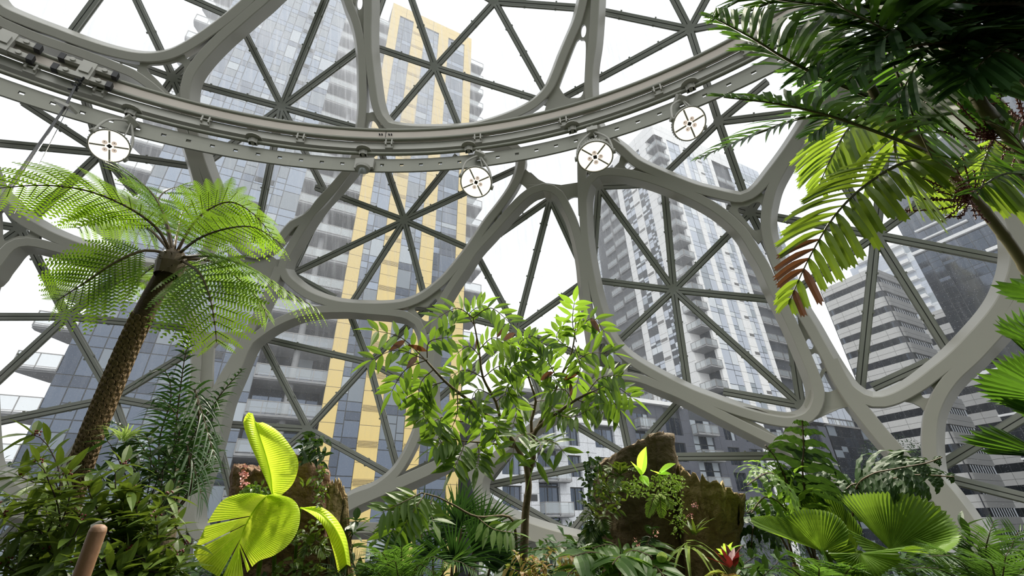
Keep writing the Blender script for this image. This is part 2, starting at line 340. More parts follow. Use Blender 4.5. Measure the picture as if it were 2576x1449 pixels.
for a, b in bars:
    for k in (a, b):
        if isinstance(k, str): nodes_used.add(k)
    pa = onS(*(NB[a] if isinstance(a, str) else a), RG); pb = onS(*(NB[b] if isinstance(b, str) else b), RG)
    n = ((pa+pb)/2 - C0).normalized(); t = (pb-pa); Lh = t.length; t.normalize(); r = t.cross(n).normalized()
    mbx = MB()
    mbx.bar(pa, pb, .135, .03, n)                              # outer cap plate
    for sd in (-1, 1): mbx.bar(pa - n*.035 + r*sd*.029, pb - n*.035 + r*sd*.029, .046, .09, n)   # twin inner flanges, slot between
    mbx.bar(pa - n*.04, pb - n*.04, .014, .06, n, 1)             # dark slot
    k = int(Lh/.55)
    for i in range(1, k):
        c = pa + t*(Lh*i/k)
        for sd in (-1, 1): mbx.bar(c + r*sd*.05 - n*.04, c + r*sd*.082 - n*.04, .03, .03, n)
    mbx.build('glazing_bar', [M['mullion'], M['gap']], glaz)
for k in nodes_used:
    p = onS(*NB[k], RG); n = (p-C0).normalized()
    m4 = Matrix.Translation(p - n*.085) @ n.to_track_quat('Z', 'Y').to_matrix().to_4x4()
    hb = MB(); hb.lathe([(0.001, 0), (.085, 0), (.09, .01), (.09, .08), (.001, .08)], m4, 20)
    hb.build('glazing_node', M['mullion'], glaz, smooth=True, sharp=35)
def glass_material():
    m = bpy.data.materials.new('rain_streaked_glass'); m.use_nodes = True; nt = m.node_tree; N = nt.nodes; L = nt.links
    N.remove(N['Principled BSDF']); out = N['Material Output']
    tr = N.new('ShaderNodeBsdfTransparent'); tr.inputs[0].default_value = (.96, .985, .985, 1)
    gl = N.new('ShaderNodeBsdfGlossy'); gl.inputs['Roughness'].default_value = .04
    fr = N.new('ShaderNodeFresnel'); fr.inputs[0].default_value = 1.33
    film = N.new('ShaderNodeBsdfTranslucent'); film.inputs[0].default_value = (.93, .95, .97, 1)
    tx = N.new('ShaderNodeTexCoord'); sep = N.new('ShaderNodeSeparateXYZ'); L.new(tx.outputs['Object'], sep.inputs[0])
    # streaks run down the meridians: azimuth fine, height coarse
    az = N.new('ShaderNodeMath'); az.operation = 'ARCTAN2'; L.new(sep.outputs[0], az.inputs[0]); L.new(sep.outputs[1], az.inputs[1])
    cmb = N.new('ShaderNodeCombineXYZ'); ma = N.new('ShaderNodeMath'); ma.operation = 'MULTIPLY'; ma.inputs[1].default_value = 150
    mz = N.new('ShaderNodeMath'); mz.operation = 'MULTIPLY'; mz.inputs[1].default_value = 1.1
    L.new(az.outputs[0], ma.inputs[0]); L.new(sep.outputs[2], mz.inputs[0]); L.new(ma.outputs[0], cmb.inputs[0]); L.new(mz.outputs[0], cmb.inputs[2])
    n1 = N.new('ShaderNodeTexNoise'); n1.inputs['Scale'].default_value = 1; n1.inputs['Detail'].default_value = 6; n1.inputs['Roughness'].default_value = .65
    L.new(cmb.outputs[0], n1.inputs['Vector'])
    r1 = N.new('ShaderNodeMapRange'); r1.inputs[1].default_value = .48; r1.inputs[2].default_value = .78; r1.inputs[3].default_value = 0.0; r1.inputs[4].default_value = .38
    L.new(n1.outputs[0], r1.inputs[0])
    n3 = N.new('ShaderNodeTexNoise'); n3.inputs['Scale'].default_value = .45; L.new(tx.outputs['Object'], n3.inputs['Vector'])
    hz = N.new('ShaderNodeMapRange'); hz.inputs[1].default_value = 3.5; hz.inputs[2].default_value = 9.5; hz.inputs[3].default_value = .12; hz.inputs[4].default_value = 1.0
    L.new(sep.outputs[2], hz.inputs[0])
    mm = N.new('ShaderNodeMath'); mm.operation = 'MULTIPLY'; L.new(r1.outputs[0], mm.inputs[0]); L.new(hz.outputs[0], mm.inputs[1])
    # an even wet film, thicker towards the flat top where the water stands
    base = N.new('ShaderNodeMapRange'); base.inputs[1].default_value = 2.0; base.inputs[2].default_value = 10; base.inputs[3].default_value = .015; base.inputs[4].default_value = .40
    L.new(sep.outputs[2], base.inputs[0])
    bm = N.new('ShaderNodeMath'); bm.operation = 'MULTIPLY'; r3 = N.new('ShaderNodeMapRange'); r3.inputs[1].default_value = .3; r3.inputs[2].default_value = .7; r3.inputs[3].default_value = .6; r3.inputs[4].default_value = 1.25
    L.new(n3.outputs[0], r3.inputs[0]); L.new(base.outputs[0], bm.inputs[0]); L.new(r3.outputs[0], bm.inputs[1])
    # droplets
    vo = N.new('ShaderNodeTexVoronoi'); vo.inputs['Scale'].default_value = 42; L.new(tx.outputs['Object'], vo.inputs['Vector'])
    rv = N.new('ShaderNodeMapRange'); rv.inputs[1].default_value = .16; rv.inputs[2].default_value = .10; rv.inputs[3].default_value = 0; rv.inputs[4].default_value = .32
    L.new(vo.outputs['Distance'], rv.inputs[0])
    s1 = N.new('ShaderNodeMath'); s1.operation = 'ADD'; L.new(mm.outputs[0], s1.inputs[0]); L.new(bm.outputs[0], s1.inputs[1])
    s2 = N.new('ShaderNodeMath'); s2.operation = 'ADD'; s2.use_clamp = True; L.new(s1.outputs[0], s2.inputs[0]); L.new(rv.outputs[0], s2.inputs[1])
    mA = N.new('ShaderNodeMixShader'); mB = N.new('ShaderNodeMixShader')
    L.new(s2.outputs[0], mA.inputs[0]); L.new(tr.outputs[0], mA.inputs[1]); L.new(film.outputs[0], mA.inputs[2])
    ff = N.new('ShaderNodeMath'); ff.operation = 'MULTIPLY'; ff.inputs[1].default_value = .6; L.new(fr.outputs[0], ff.inputs[0])
    L.new(ff.outputs[0], mB.inputs[0]); L.new(mA.outputs[0], mB.inputs[1]); L.new(gl.outputs[0], mB.inputs[2])
    L.new(mB.outputs[0], out.inputs[0]); return m
M['glass'] = glass_material()
gs = MB(); nu, nv = 72, 30; RGg = RG + .035
gc = Vector((C0.x, C0.y, C0.z))
for j in range(nv+1):
    el = math.radians(-10 + 100*j/nv)
    for i in range(nu):
        a = 2*math.pi*i/nu
        gs.v.append(tuple(gc + Vector((math.sin(a)*math.cos(el), math.cos(a)*math.cos(el), math.sin(el)))*RGg))
for j in range(nv):
    for i in range(nu):
        i2 = (i+1) % nu; gs.f.append((j*nu+i, j*nu+i2, (j+1)*nu+i2, (j+1)*nu+i)); gs.m.append(0)
gs.build('glass_pane', M['glass'], glaz, smooth=True)
# ------------------------------------------------------------------ the street outside
AZ = math.radians(61.85)
dA = Vector((math.sin(AZ), math.cos(AZ), 0)); dB = Vector((-math.cos(AZ), math.sin(AZ), 0)); ZV = Vector((0, 0, 1))
GZ = -12.0; ZO = 1.6 - GZ          # street level; height above street of the camera
def frame_a(b0, s0): return Matrix(((dA.x, dB.x, 0, 0), (dA.y, dB.y, 0, 0), (0, 0, 1, 0), (0, 0, 0, 1))), Vector((CAM.x, CAM.y, 0)) + dA*s0 + dB*b0 + ZV*GZ
def MA(b0, s0):
    R_, T_ = frame_a(b0, s0); return Matrix.Translation(T_) @ R_
def MBf(a0, s0):
    x = -dB; y = dA; R_ = Matrix(((x.x, y.x, 0, 0), (x.y, y.y, 0, 0), (0, 0, 1, 0), (0, 0, 0, 1)))
    return Matrix.Translation(Vector((CAM.x, CAM.y, 0)) + dA*a0 + dB*s0 + ZV*GZ) @ R_
def building(Mf, label, cat='building', group=None):
    o = empty('building', (0, 0, 0), label, cat, group); o.matrix_basis = Mf; return o
def part(mb, name, mats, root, Mf=None, smooth=False, label=None):
    o = mb.build(name, mats, None, smooth, 35 if smooth else None); o.parent = root
    if Mf is not None: o.matrix_basis = root.matrix_basis.inverted() @ Mf
    if label: o['label'] = label
    return o
def again(o, root, off):
    c = copy_tree(o, root); c.matrix_basis = o.matrix_basis @ Matrix.Translation(off); return c

M['ground'] = mat('wet_asphalt', (.16, .16, .17), .35, noise=((.24, .24, .25), .3, .6))
M['yellow'] = mat('yellow_panel', (.82, .62, .24), .55, noise=((.74, .55, .20), .25, .8))
M['white_panel'] = mat('white_panel', (.90, .89, .88), .5, noise=((.82, .81, .80), .3, .8))
M['granite'] = mat('pale_granite', (.76, .77, .80), .55, noise=((.54, .55, .58), 9, .5))
M['beige'] = mat('beige_stone', (.84, .82, .79), .55, noise=((.76, .74, .70), .35, .8))
M['concrete'] = mat('concrete', (.34, .34, .34), .7, noise=((.22, .22, .23), 2.5, .7))
M['dkwall'] = mat('dark_cladding', (.055, .06, .07), .5)
M['slate'] = mat('slate_panel', (.10, .105, .13), .45, noise=((.075, .08, .10), .6, .7))
M['seam'] = mat('panel_joint', (.20, .19, .17), .7)
M['mframe'] = mat('dark_window_frame', (.05, .055, .06), .45)
M['louver'] = mat('bronze_louver', (.13, .10, .07), .6)
M['rail'] = mat('grey_rail', (.30, .29, .28), .4, .3)
M['balglass'] = mat('balcony_glass', (.62, .66, .68), .12, .3)
M['balglass'].node_tree.nodes['Principled BSDF'].inputs['Alpha'].default_value = .30
GP = [mat('window_glass_'+n, c, .06 if n in ('slate','blue','deep') else .35, .85 if n in ('slate','blue','deep') else .1) for n, c in (('slate', (.085, .10, .13)), ('blue', (.13, .155, .20)), ('grey', (.19, .22, .255)), ('pale', (.38, .42, .46)), ('curtain', (.74, .77, .80)), ('deep', (.06, .075, .10)), ('lavender', (.56, .60, .68)))]
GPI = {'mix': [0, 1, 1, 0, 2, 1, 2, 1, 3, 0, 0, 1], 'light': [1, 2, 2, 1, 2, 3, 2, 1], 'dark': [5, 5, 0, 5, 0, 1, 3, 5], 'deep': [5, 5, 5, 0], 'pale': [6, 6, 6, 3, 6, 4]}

rg = random.Random(11)
def glazing(mb, x0, x1, z0, z1, cols, fh, pal='mix', y=0.0, zoff=0.0, split=.45, band=.28):
    """one curtain wall strip: panes in slots 1.., frame in slot 0"""
    nf = int(round((z1-z0)/fh)); xs = [x0]
    tot = sum(cols)
    for c in cols: xs.append(xs[-1] + (x1-x0)*c/tot)
    for k in range(nf):
        za = z0+k*fh; zs = za+fh*band
        for i in range(len(cols)):
            a, b = xs[i], xs[i+1]
            cells = [(za, zs, rg.choice([0, 1, 1]) if pal not in ('deep', 'pale') else rg.choice(GPI[pal]))]
            if cols[i] < 1 or rg.random() < .3:
                zm = zs + (za+fh-zs)*rg.choice([.3, .5, .65]); cells += [(zs, zm, rg.choice(GPI[pal])), (zm, za+fh, rg.choice(GPI[pal]))]
            else: cells.append((zs, za+fh, rg.choice(GPI[pal])))
            for c0, c1, g in cells:
                e = .04
                tilt = rg.uniform(-.01, .01)
                mb.quad((a+e, y+tilt, c0+e), (b-e, y+tilt, c0+e), (b-e, y-tilt, c1-e), (a+e, y-tilt, c1-e), 1+g)
    # black grid behind the panes
    mb.quad((x0, y+.04, z0), (x1, y+.04, z0), (x1, y+.04, z1), (x0, y+.04, z1), 0)
def panels(mb, x0, x1, z0, z1, ph, pw=None, y0=-.12, y1=.3, gap=.045, zs=None):
    n = max(1, int(round((z1-z0)/ph))); cols = 1 if not pw else max(1, int(round((x1-x0)/pw)))
    h = (z1-z0)/n; w = (x1-x0)/cols
    for k in range(n):
        for c in range(cols):
            mb.box((x0+c*w+(gap/2 if c else 0), y0, z0+k*h+gap/2), (x0+(c+1)*w-(gap/2 if c < cols-1 else 0), y1, z0+(k+1)*h-gap/2), 0)
    mb.box((x0+.02, y0+.03, z0), (x1-.02, y1-.02, z1), 1)
def louver(mb, x0, x1, z0, z1, y=-.16, n=5, slat=0):
    mb.box((x0, y+.03, z0), (x1, y+.06, z1), 1)
    for i in range(n):
        z = z0+(z1-z0)*(i+.5)/n; mb.box((x0, y-.01, z-(z1-z0)/n*.28), (x1, y+.03, z+(z1-z0)/n*.22), slat)
def balcony(root, Mf, x0, x1, z, dep, name='balcony', posts=3, side=(1, 1), rail_h=1.1, slab=.2):
    b = MB(); b.box((x0, -dep, z-slab), (x1, .0, z)); b.box((x0+.1, -dep+.1, z-slab-.05), (x1-.1, 0, z-slab))
    o = part(b, name, M['concrete'], root, Mf)
    r = MB(); g = MB()
    for i in range(posts+1):
        x = x0+(x1-x0)*i/posts; r.box((x-.03, -dep, z-.15), (x+.03, -dep+.05, z+rail_h))
    r.box((x0, -dep-.02, z+rail_h-.06), (x1, -dep+.06, z+rail_h)); r.box((x0, -dep-.01, z+.06), (x1, -dep+.04, z+.1))
    for sd, xx in ((side[0], x0), (side[1], x1)):
        if sd: r.box((xx-.03, -dep, z+rail_h-.06), (xx+.03, 0, z+rail_h)); r.box((xx-.03, -.06, z), (xx+.03, 0, z+rail_h))
    ro = part(r, 'railing', M['rail'], o); ro.matrix_basis = Matrix.Identity(4)
    g.box((x0+.04, -dep+.005, z+.12), (x1-.04, -dep+.02, z+rail_h-.08))
    for sd, xx in ((side[0], x0), (side[1], x1)):
        if sd: g.box((xx-.006, -dep+.06, z+.12), (xx+.006, -.06, z+rail_h-.08))
    go = part(g, 'glass_panel', M['balglass'], o); go.matrix_basis = Matrix.Identity(4)
    return o

gm = MB(); gm.box((-260, -60, GZ-.5), (260, 330, GZ)); g_o = gm.build('floor_street', M['ground']); g_o['kind'] = 'structure'; g_o.name = 'ground'

# ---- tower 1: glass tower with yellow panel stripes (facade plane 44 m away along the street grid)
F1 = MA(44, -16.2)
T1 = building(F1, 'tall glass apartment tower with yellow panel stripes and recessed balconies')
X = lambda s: s+16.2
H1 = 87.2; FH = 3.21; Z1 = 2.46+FH-.72
b = MB(); b.box((1.5, .3, 0), (X(-2), 16, H1-.3)); b.box((X(3.9), .3, 0), (X(17.1), 16, H1)); b.box((X(-2), 3.0, 0), (X(3.9), 16, H1-.4)); part(b, 'wall', M['dkwall'], T1)
for s0, s1 in ((3.9, 5.2), (7.35, 9.2), (11.5, 13.1), (15.9, 17.1)):
    b = MB(); panels(b, X(s0), X(s1), 2.46-.25, H1, FH/2); part(b, 'yellow_panel', [M['yellow'], M['seam']], T1)
b = MB(); panels(b, X(3.9), X(17.1), H1-2.2, H1+.3, 1.2, 2.2, -.13, .2); part(b, 'parapet', [M['yellow'], M['seam']], T1)
for s0, s1, cols, pal in ((5.2, 7.35, (.7, 1.3), 'mix'), (9.2, 11.5, (1.4, .7), 'light'), (13.1, 15.9, (.8, 2), 'dark')):
    b = MB(); glazing(b, X(s0), X(s1), 2.46-.72, 2.46-.72+FH*25.8, cols, FH, pal); part(b, 'curtain_wall', [M['mframe']]+GP, T1)
for s0, s1, cols, pal in ((-14.7, -12.6, (1, 1), 'mix'), (-12.6, -9.6, (1.2, .7, 1.4), 'mix'), (-9.6, -6.6, (1, .8, 1), 'light'), (-4.6, -2, (.8, 1.4), 'light')):
    b = MB(); glazing(b, X(s0), X(s1), 1.7, 1.7+FH*26, cols, FH, pal); part(b, 'curtain_wall', [M['mframe']]+GP, T1)
b = MB(); glazing(b, X(-6.6), X(-4.6), 1.7, 1.7+FH*26, (1,), FH, 'mix'); part(b, 'curtain_wall', [M['mframe']]+GP, T1)
lv = None
for k in range(26):
    z = 2.46-.55+FH*k
    if lv is None:
        b = MB(); louver(b, X(7.4), X(9.15), z-.02, z+.55); lv = part(b, 'louver_vent', [M['yellow'], M['louver']], T1)
        b = MB(); louver(b, X(-6.5), X(-4.7), z+.05, z+.65, -.08); lw = part(b, 'louver_vent', [M['mframe'], M['mframe']], T1)
        b = MB(); louver(b, X(11.55), X(13.05), z-.02, z+.55); lx = part(b, 'louver_vent', [M['yellow'], M['louver']], T1); lz0 = z
    else:
        again(lv, T1, (0, 0, z-lz0)); again(lw, T1, (0, 0, z-lz0))
        if k < 7: again(lx, T1, (0, 0, z-lz0))
# recessed balcony bay
b = MB(); glazing(b, X(-1.9), X(3.8), 1.2, 1.2+FH*26, (1.2, 1, .6, 1.2, 1), FH, 'dark', y=2.9); part(b, 'recess_glazing', [M['mframe']]+GP, T1)
b = MB(); b.tube([(X(1.0), .9, 0), (X(1.0), .9, H1-2)], .3, 16); part(b, 'column', M['concrete'], T1, smooth=True)
bal = None
for k in range(26):
    z = .9+FH*k
    if bal is None:
        bal = balcony(T1, F1, X(-2), X(3.85), z, .15, posts=5, side=(0, 0)); z0b = z
        b = MB(); b.box((X(-2), 0, z-.3), (X(3.85), 3.0, z)); sl = part(b, 'floor_slab', M['concrete'], T1)
        b2 = balcony(T1, F1 @ Matrix.Translation((X(17.1), 0, 0)), 0, 2.2, z, .1, posts=1, side=(1, 1))
        b = MB(); b.box((0, 0, z-.25), (2.2, 3.4, z)); b.box((0, .2, z), (.06, 3.4, z+FH-.3)); s2 = part(b, 'floor_slab', M['concrete'], T1, F1 @ Matrix.Translation((X(17.1), 0, 0)))
        b3 = balcony(T1, F1 @ Matrix.Translation((-1.0, 0, 2.02)), 0, 2.5, z, .1, posts=2, side=(1, 0))
        b = MB(); b.add([(0,0,z-.3),(2.5,0,z-.3),(2.5,3.4,z-.3),(1.4,3.0,z-.3),(0,.6,z-.3),(0,0,z),(2.5,0,z),(2.5,3.4,z),(1.4,3.0,z),(0,.6,z)], [(0,4,3,2,1),(5,6,7,8,9),(0,1,6,5),(1,2,7,6),(2,3,8,7),(3,4,9,8),(4,0,5,9)]); s3 = part(b, 'floor_slab', M['concrete'], T1, F1 @ Matrix.Translation((-1.0, 0, 2.02)))
    else:
        again(bal, T1, (0, 0, z-z0b)); again(sl, T1, (0, 0, z-z0b))
        if k > 8: again(b2, T1, (0, 0, z-z0b)); again(s2, T1, (0, 0, z-z0b))
        if k < 24: again(b3, T1, (0, 0, z-z0b)); again(s3, T1, (0, 0, z-z0b))
b = MB(); b.box((X(17.1), 3.4, 28), (X(18.6), 15, H1-6)); b.box((.6, 3.4, 0), (1.6, 15, H1-3)); part(b, 'side_wall', M['dkwall'], T1)
b = MB(); b.box((X(15.9), -.13, 0), (X(17.1), 14, 2.3)); part(b, 'base', M['concrete'], T1)

# ---- tower 2: white panel tower on the corner (corner 54 m along dA, 41.85 m along dB)
CA, CB = 54.0, 41.85
FW = MA(CB, CA); FL = MBf(CA, CB)           # right face (x = s-54) ; left face (x = 41.85 - s, negative to the left)
T2 = building(FW, 'pale apartment tower with white panel stripes and a column of corner balconies')
H2 = 83.8; FH2 = 3.1
YL = lambda s: CB - s
b = MB(); b.box((2.1, .3, 28.2), (31.5, 20, H2-.4)); b.box((0, 2.6, 28.2), (2.1, 20, H2-.4)); part(b, 'wall', M['dkwall'], T2)
b = MB(); b.box((YL(59.7), .4, 28.2), (YL(44.1), 3, H2-.6)); part(b, 'wall', M['dkwall'], T2, FL)
b = MB(); b.box((YL(72.8), 6, 28.2), (YL(59.7), 20, H2-.6)); part(b, 'wall', M['dkwall'], T2, FL)
Z2 = 28.3
def wp(x0, x1, Mf, pw=None, z0=Z2):
    b = MB(); panels(b, x0, x1, z0, H2, FH2/2, pw); part(b, 'white_panel', [M['white_panel'], M['seam']], T2, Mf)
def gw(x0, x1, Mf, cols, pal='pale', y=0.0):
    b = MB(); glazing(b, x0, x1, Z2, Z2+FH2*18, cols, FH2, pal, y); part(b, 'curtain_wall', [M['mframe']]+GP, T2, Mf)
for a, c in ((2.1, 3.1), (6.4, 7.6), (10.2, 12.0), (14.3, 15.4)): wp(a, c, FW)
for a, c, cl in ((3.1, 6.4, (1.3, 1)), (7.6, 10.2, (1, 1)), (12.0, 14.3, (1, .8)), (20.4, 23, (1, 1))): gw(a, c, FW, cl)
wp(23, 24.2, FW); gw(24.2, 31.5, FW, (1, 1, 1, 1)); 
for a, c in ((53.6, 52.3), (49.9, 48.2), (46.0, 44.1)): wp(YL(a), YL(c), FL)
for a, c, cl in ((52.3, 49.9, (1, 1)), (48.2, 46.0, (1.2, .8, .6))): gw(YL(a), YL(c), FL, cl)
b = MB(); glazing(b, YL(72.8), YL(59.7), Z2, Z2+FH2*18, (1, 1, .7, 1, 1, 1, .7), FH2, 'pale', 5.9); part(b, 'curtain_wall', [M['mframe']]+GP, T2, FL)
b = MB(); panels(b, 0, 24.2, H2-3.2, H2+.2, 1.6, 2.6, -.14, .3); part(b, 'parapet', [M['white_panel'], M['seam']], T2, FW)
b = MB(); panels(b, YL(53.6), 0, H2-3.2, H2+.2, 1.6, 2.6, -.14, .3); part(b, 'parapet', [M['white_panel'], M['seam']], T2, FL)
b = MB(); glazing(b, 15.4, 20.4, Z2, Z2+FH2*17.7, (1, 1.2, 1, 1.2), FH2, 'deep', 2.2); part(b, 'recess_glazing', [M['mframe']]+GP, T2, FW)
b = MB(); glazing(b, YL(59.7), YL(53.6), Z2, Z2+FH2*17.7, (1, 1.2, 1, 1.2), FH2, 'deep', 1.2); part(b, 'recess_glazing', [M['mframe']]+GP, T2, FL)
b = MB(); b.box((YL(44.1)-.01, 2.4, Z2), (0, 2.6, H2-3)); part(b, 'recess_wall', M['white_panel'], T2, FL)
b = MB(); b.box((0, 2.2, Z2), (2.1, 2.5, H2-3)); part(b, 'recess_wall', M['white_panel'], T2, FW)
first = None
for k in range(18):
    z = 28.3 + FH2*k
    if z > H2-5: break
    if first is None:
        first = (balcony(T2, FW, .0, 2.3, z, .35, posts=2, side=(0, 1)), balcony(T2, FL, YL(44.2), .35, z, .2, posts=3, side=(1, 0)),
                 balcony(T2, FL, YL(59.5), YL(56.8), z+.9, .3, posts=3), balcony(T2, FL, YL(56.4), YL(53.7), z+1.3, .3, posts=3),
                 balcony(T2, FW, 15.5, 17.7, z+.4, .25, posts=2), balcony(T2, FW, 18.1, 20.3, z+.4, .25, posts=2))
        b = MB(); b.box((.0, 0, z-.3), (2.1, 2.3, z)); fs_ = part(b, 'floor_slab', M['concrete'], T2, FW)
        b = MB(); b.box((YL(59.5), 0, z+.9-.3), (YL(53.7), 1.3, z+.9)); ft_ = part(b, 'floor_slab', M['concrete'], T2, FL)
        zf = z
    else:
        for o in first[:4]: again(o, T2, (0, 0, z-zf))
        if k < 16:
            for o in first[4:]: again(o, T2, (0, 0, z-zf))
        again(fs_, T2, (0, 0, z-zf)); again(ft_, T2, (0, 0, z-zf))
for k in range(17):
    z = 28.5 + FH2*k
    for x0, x1, Mf in ((10.9, 12.0, FW), (YL(49.8), YL(48.4), FL)):
        if k == 0:
            b = MB(); louver(b, x0, x1, z, z+.5, -.16, 4, 1); o = part(b, 'louver_vent', [M['white_panel'], M['rail']], T2, Mf)
            if Mf is FW: lvA = o
            else: lvB = o
        else: again(lvA if Mf is FW else lvB, T2, (0, 0, FH2*k))

# ---- low granite apartment block in front of the tower (same street front)
FG = MA(CB, 18.6)
T3 = building(FG, 'low pale granite apartment block with small glass balconies below the towers')
XG = lambda s: s-18.6
HG = ZO+11.0
b = MB(); b.box((0, .45, 0), (XG(36.6), 14, HG)); part(b, 'wall', M['dkwall'], T3)
b = MB()
wins = [(20.75, 22.85), (24.75, 27.2), (28.4, 30.1), (32.2, 35.0)]
xs = [18.6]+[v for w in wins for v in w]+[36.6]
for i in range(0, len(xs), 2): panels(b, XG(xs[i]), XG(xs[i+1]), 0, HG, 1.03, .95, -.05, .4, .03)
for k in range(8):
    zc = 10.67-3.1*k+ZO
    for w0, w1 in wins:
        if (w0, w1) == wins[1]: continue
        panels(b, XG(w0), XG(w1), zc-3.1, zc-2.1, 1.0, 1.1, -.05, .4, .03)
part(b, 'granite_wall', [M['granite'], M['seam']], T3)
b = MB(); b.box((XG(18.6), -.3, HG), (XG(36.6), .6, HG+.5)); b.box((XG(18.6), -.32, HG+.1), (XG(36.6), -.3, HG+.45)); part(b, 'parapet', M['white_panel'], T3)
bb = None
for k in range(7):
    zc = 10.67-3.1*k+ZO
    for w0, w1 in wins:
        if (w0, w1) == wins[1]: zlo = zc-3.0
        else: zlo = zc-2.1
        b = MB(); x0, x1 = XG(w0), XG(w1); m = (x1-x0)
        for a0, a1, g in ((0, .33, 5), (.33, .68, rg.choice([5, 0])), (.68, 1, rg.choice([1, 0, 3]))):
            b.quad((x0+m*a0+.03, .28, zlo+.05), (x0+m*a1-.03, .28, zlo+.05), (x0+m*a1-.03, .28, zc-.05), (x0+m*a0+.03, .28, zc-.05), 1+g)
        b.box((x0, .3, zlo), (x1, .34, zc)); b.box((x0+m*.45, .2, zlo), (x0+m*.45+.07, .3, zc)); b.box((x0, .2, zc-.08), (x1, .3, zc))
        part(b, 'window', [M['mframe']]+GP, T3)
    z = 8.15-3.1*k+ZO
    if bb is None: bb = balcony(T3, FG, XG(24.8), XG(28.05), z, 1.0, posts=2); zb0 = z
    else: again(bb, T3, (0, 0, z-zb0))
    for x0 in (XG(23.0), XG(30.4), XG(35.2)):
        b = MB(); louver(b, x0, x0+1.5, z-1.9, z-1.3, -.1, 6, 2 if False else 1); part(b, 'louver_vent', [M['granite'], M['mframe']], T3)
b = MB(); r0 = HG+.5
for i in range(13): x = XG(27)+.8*i; b.box((x-.025, -.2, r0), (x+.025, -.15, r0+1.05))
b.box((XG(27), -.22, r0+1.0), (XG(36.6), -.12, r0+1.06)); b.box((XG(27), -.2, r0+.1), (XG(36.6), -.15, r0+.14)); part(b, 'terrace_railing', M['rail'], T3)
b = MB(); b.box((XG(20), 3, HG), (XG(36.6), 13, HG+3.2)); part(b, 'penthouse', M['dkwall'], T3)
b = MB(); b.box((XG(22), 1.2, HG+3.2), (XG(36.5), 13, HG+3.6)); part(b, 'roof_slab', M['concrete'], T3)

# ---- dark slate podium wing under the white tower
FP = MA(CB, 36.6)
T4 = building(FP, 'dark slate clad apartment wing with glazed balcony bays below the white tower')
XP = lambda s: s-36.6
HP = ZO+14.1
b = MB(); b.box((0, .35, 0), (XP(77), 14, HP)); part(b, 'wall', M['dkwall'], T4)
b = MB(); ws = [(38.2, 40.6), (43.2, 45.9), (47.5, 51.2), (53.4, 55.6), (57.5, 60.2), (62.2, 66), (68, 70.4), (72, 75)]
xs = [36.6]+[v for w in ws for v in w]+[77]
for i in range(0, len(xs), 2): panels(b, XP(xs[i]), XP(xs[i+1]), 0, HP, 1.55, 1.4, -.05, .3, .03)
for k in range(9):
    zc = 12.9-3.1*k+ZO
    for i, (w0, w1) in enumerate(ws):
        if i in (0, 2, 5): continue
        panels(b, XP(w0), XP(w1), zc-3.1, zc-2.2, .9, 1.4, -.05, .3, .03)
part(b, 'slate_wall', [M['slate'], M['seam']], T4)
pb = {}
for k in range(8):
    zc = 12.9-3.1*k+ZO
    for i, (w0, w1) in enumerate(ws):
        zlo = zc-3.05 if i in (0, 2, 5) else zc-2.2
        b = MB(); x0, x1 = XP(w0), XP(w1); m = x1-x0
        pal = [3, 5, 3] if i in (2, 5) else [rg.choice([0, 1]), 5, rg.choice([5, 0, 3])]
        for (a0, a1), g in zip(((0, .33), (.33, .67), (.67, 1)), pal):
            b.quad((x0+m*a0+.03, .18, zlo+.05), (x0+m*a1-.03, .18, zlo+.05), (x0+m*a1-.03, .18, zc-.05), (x0+m*a0+.03, .18, zc-.05), 1+g)
        b.box((x0, .2, zlo), (x1, .26, zc)); b.box((x0+m*.33, .12, zlo), (x0+m*.33+.07, .2, zc)); b.box((x0+m*.67, .12, zlo), (x0+m*.67+.07, .2, zc))
        part(b, 'window', [M['mframe']]+GP, T4)
        if i in (0, 2, 5):
            z = 11.05-3.1*k+ZO
            if i not in pb: pb[i] = (balcony(T4, FP, x0+.1, x1+.1, z, 1.0, posts=3), z)
            else: again(pb[i][0], T4, (0, 0, z-pb[i][1]))
b = MB(); b.box((0, -.6, HP), (XP(46.5), .6, HP+.45)); part(b, 'parapet', M['white_panel'], T4)
b = MB()
for i in range(14): x = .7*i; b.box((x-.025, -.5, HP+.45), (x+.025, -.45, HP+1.5))
b.box((0, -.52, HP+1.45), (XP(46.5), -.43, HP+1.52)); part(b, 'terrace_railing', M['rail'], T4)
# white pier stripes carrying the tower to the ground
b = MB()
for a, c in ((60.4, 61.9), (66.2, 67.9), (70.6, 71.8)): panels(b, XP(a), XP(c), 0, HP+1, 1.55, None, -.15, .1)
part(b, 'white_pier', [M['white_panel'], M['seam']], T4)

# ---- grey glass midrise down the street
FM = MA(CB, 77.4)
T5 = building(FM, 'grey glass midrise with an irregular window grid and a roof terrace railing')
HM = ZO+14.6
b = MB(); b.box((0, .3, 0), (15.5, 20, HM)); b.box((9.4, 2.2, HM), (14.6, 14, HM+3.8)); part(b, 'wall', M['dkwall'], T5)
b = MB(); glazing(b, 0, 15.5, HM-8*3.2, HM, (1.1, .8, 1.2, .7, 1, 1.3, .8, 1), 3.2, 'mix', 0, band=.45); part(b, 'curtain_wall', [M['mframe']]+GP, T5)
b = MB(); glazing(b, 9.4, 14.6, HM, HM+3.8, (1, .8, 1), 3.8, 'dark', 2.1); part(b, 'curtain_wall', [M['mframe']]+GP, T5)
b = MB()
for i in range(16): b.box((i-.03, -.1, HM), (i+.03, -.05, HM+1.1))
b.box((0, -.12, HM+1.05), (15.5, -.03, HM+1.12)); b.box((0, -.3, HM-.2), (15.5, .3, HM+.02)); part(b, 'terrace_railing', M['rail'], T5)

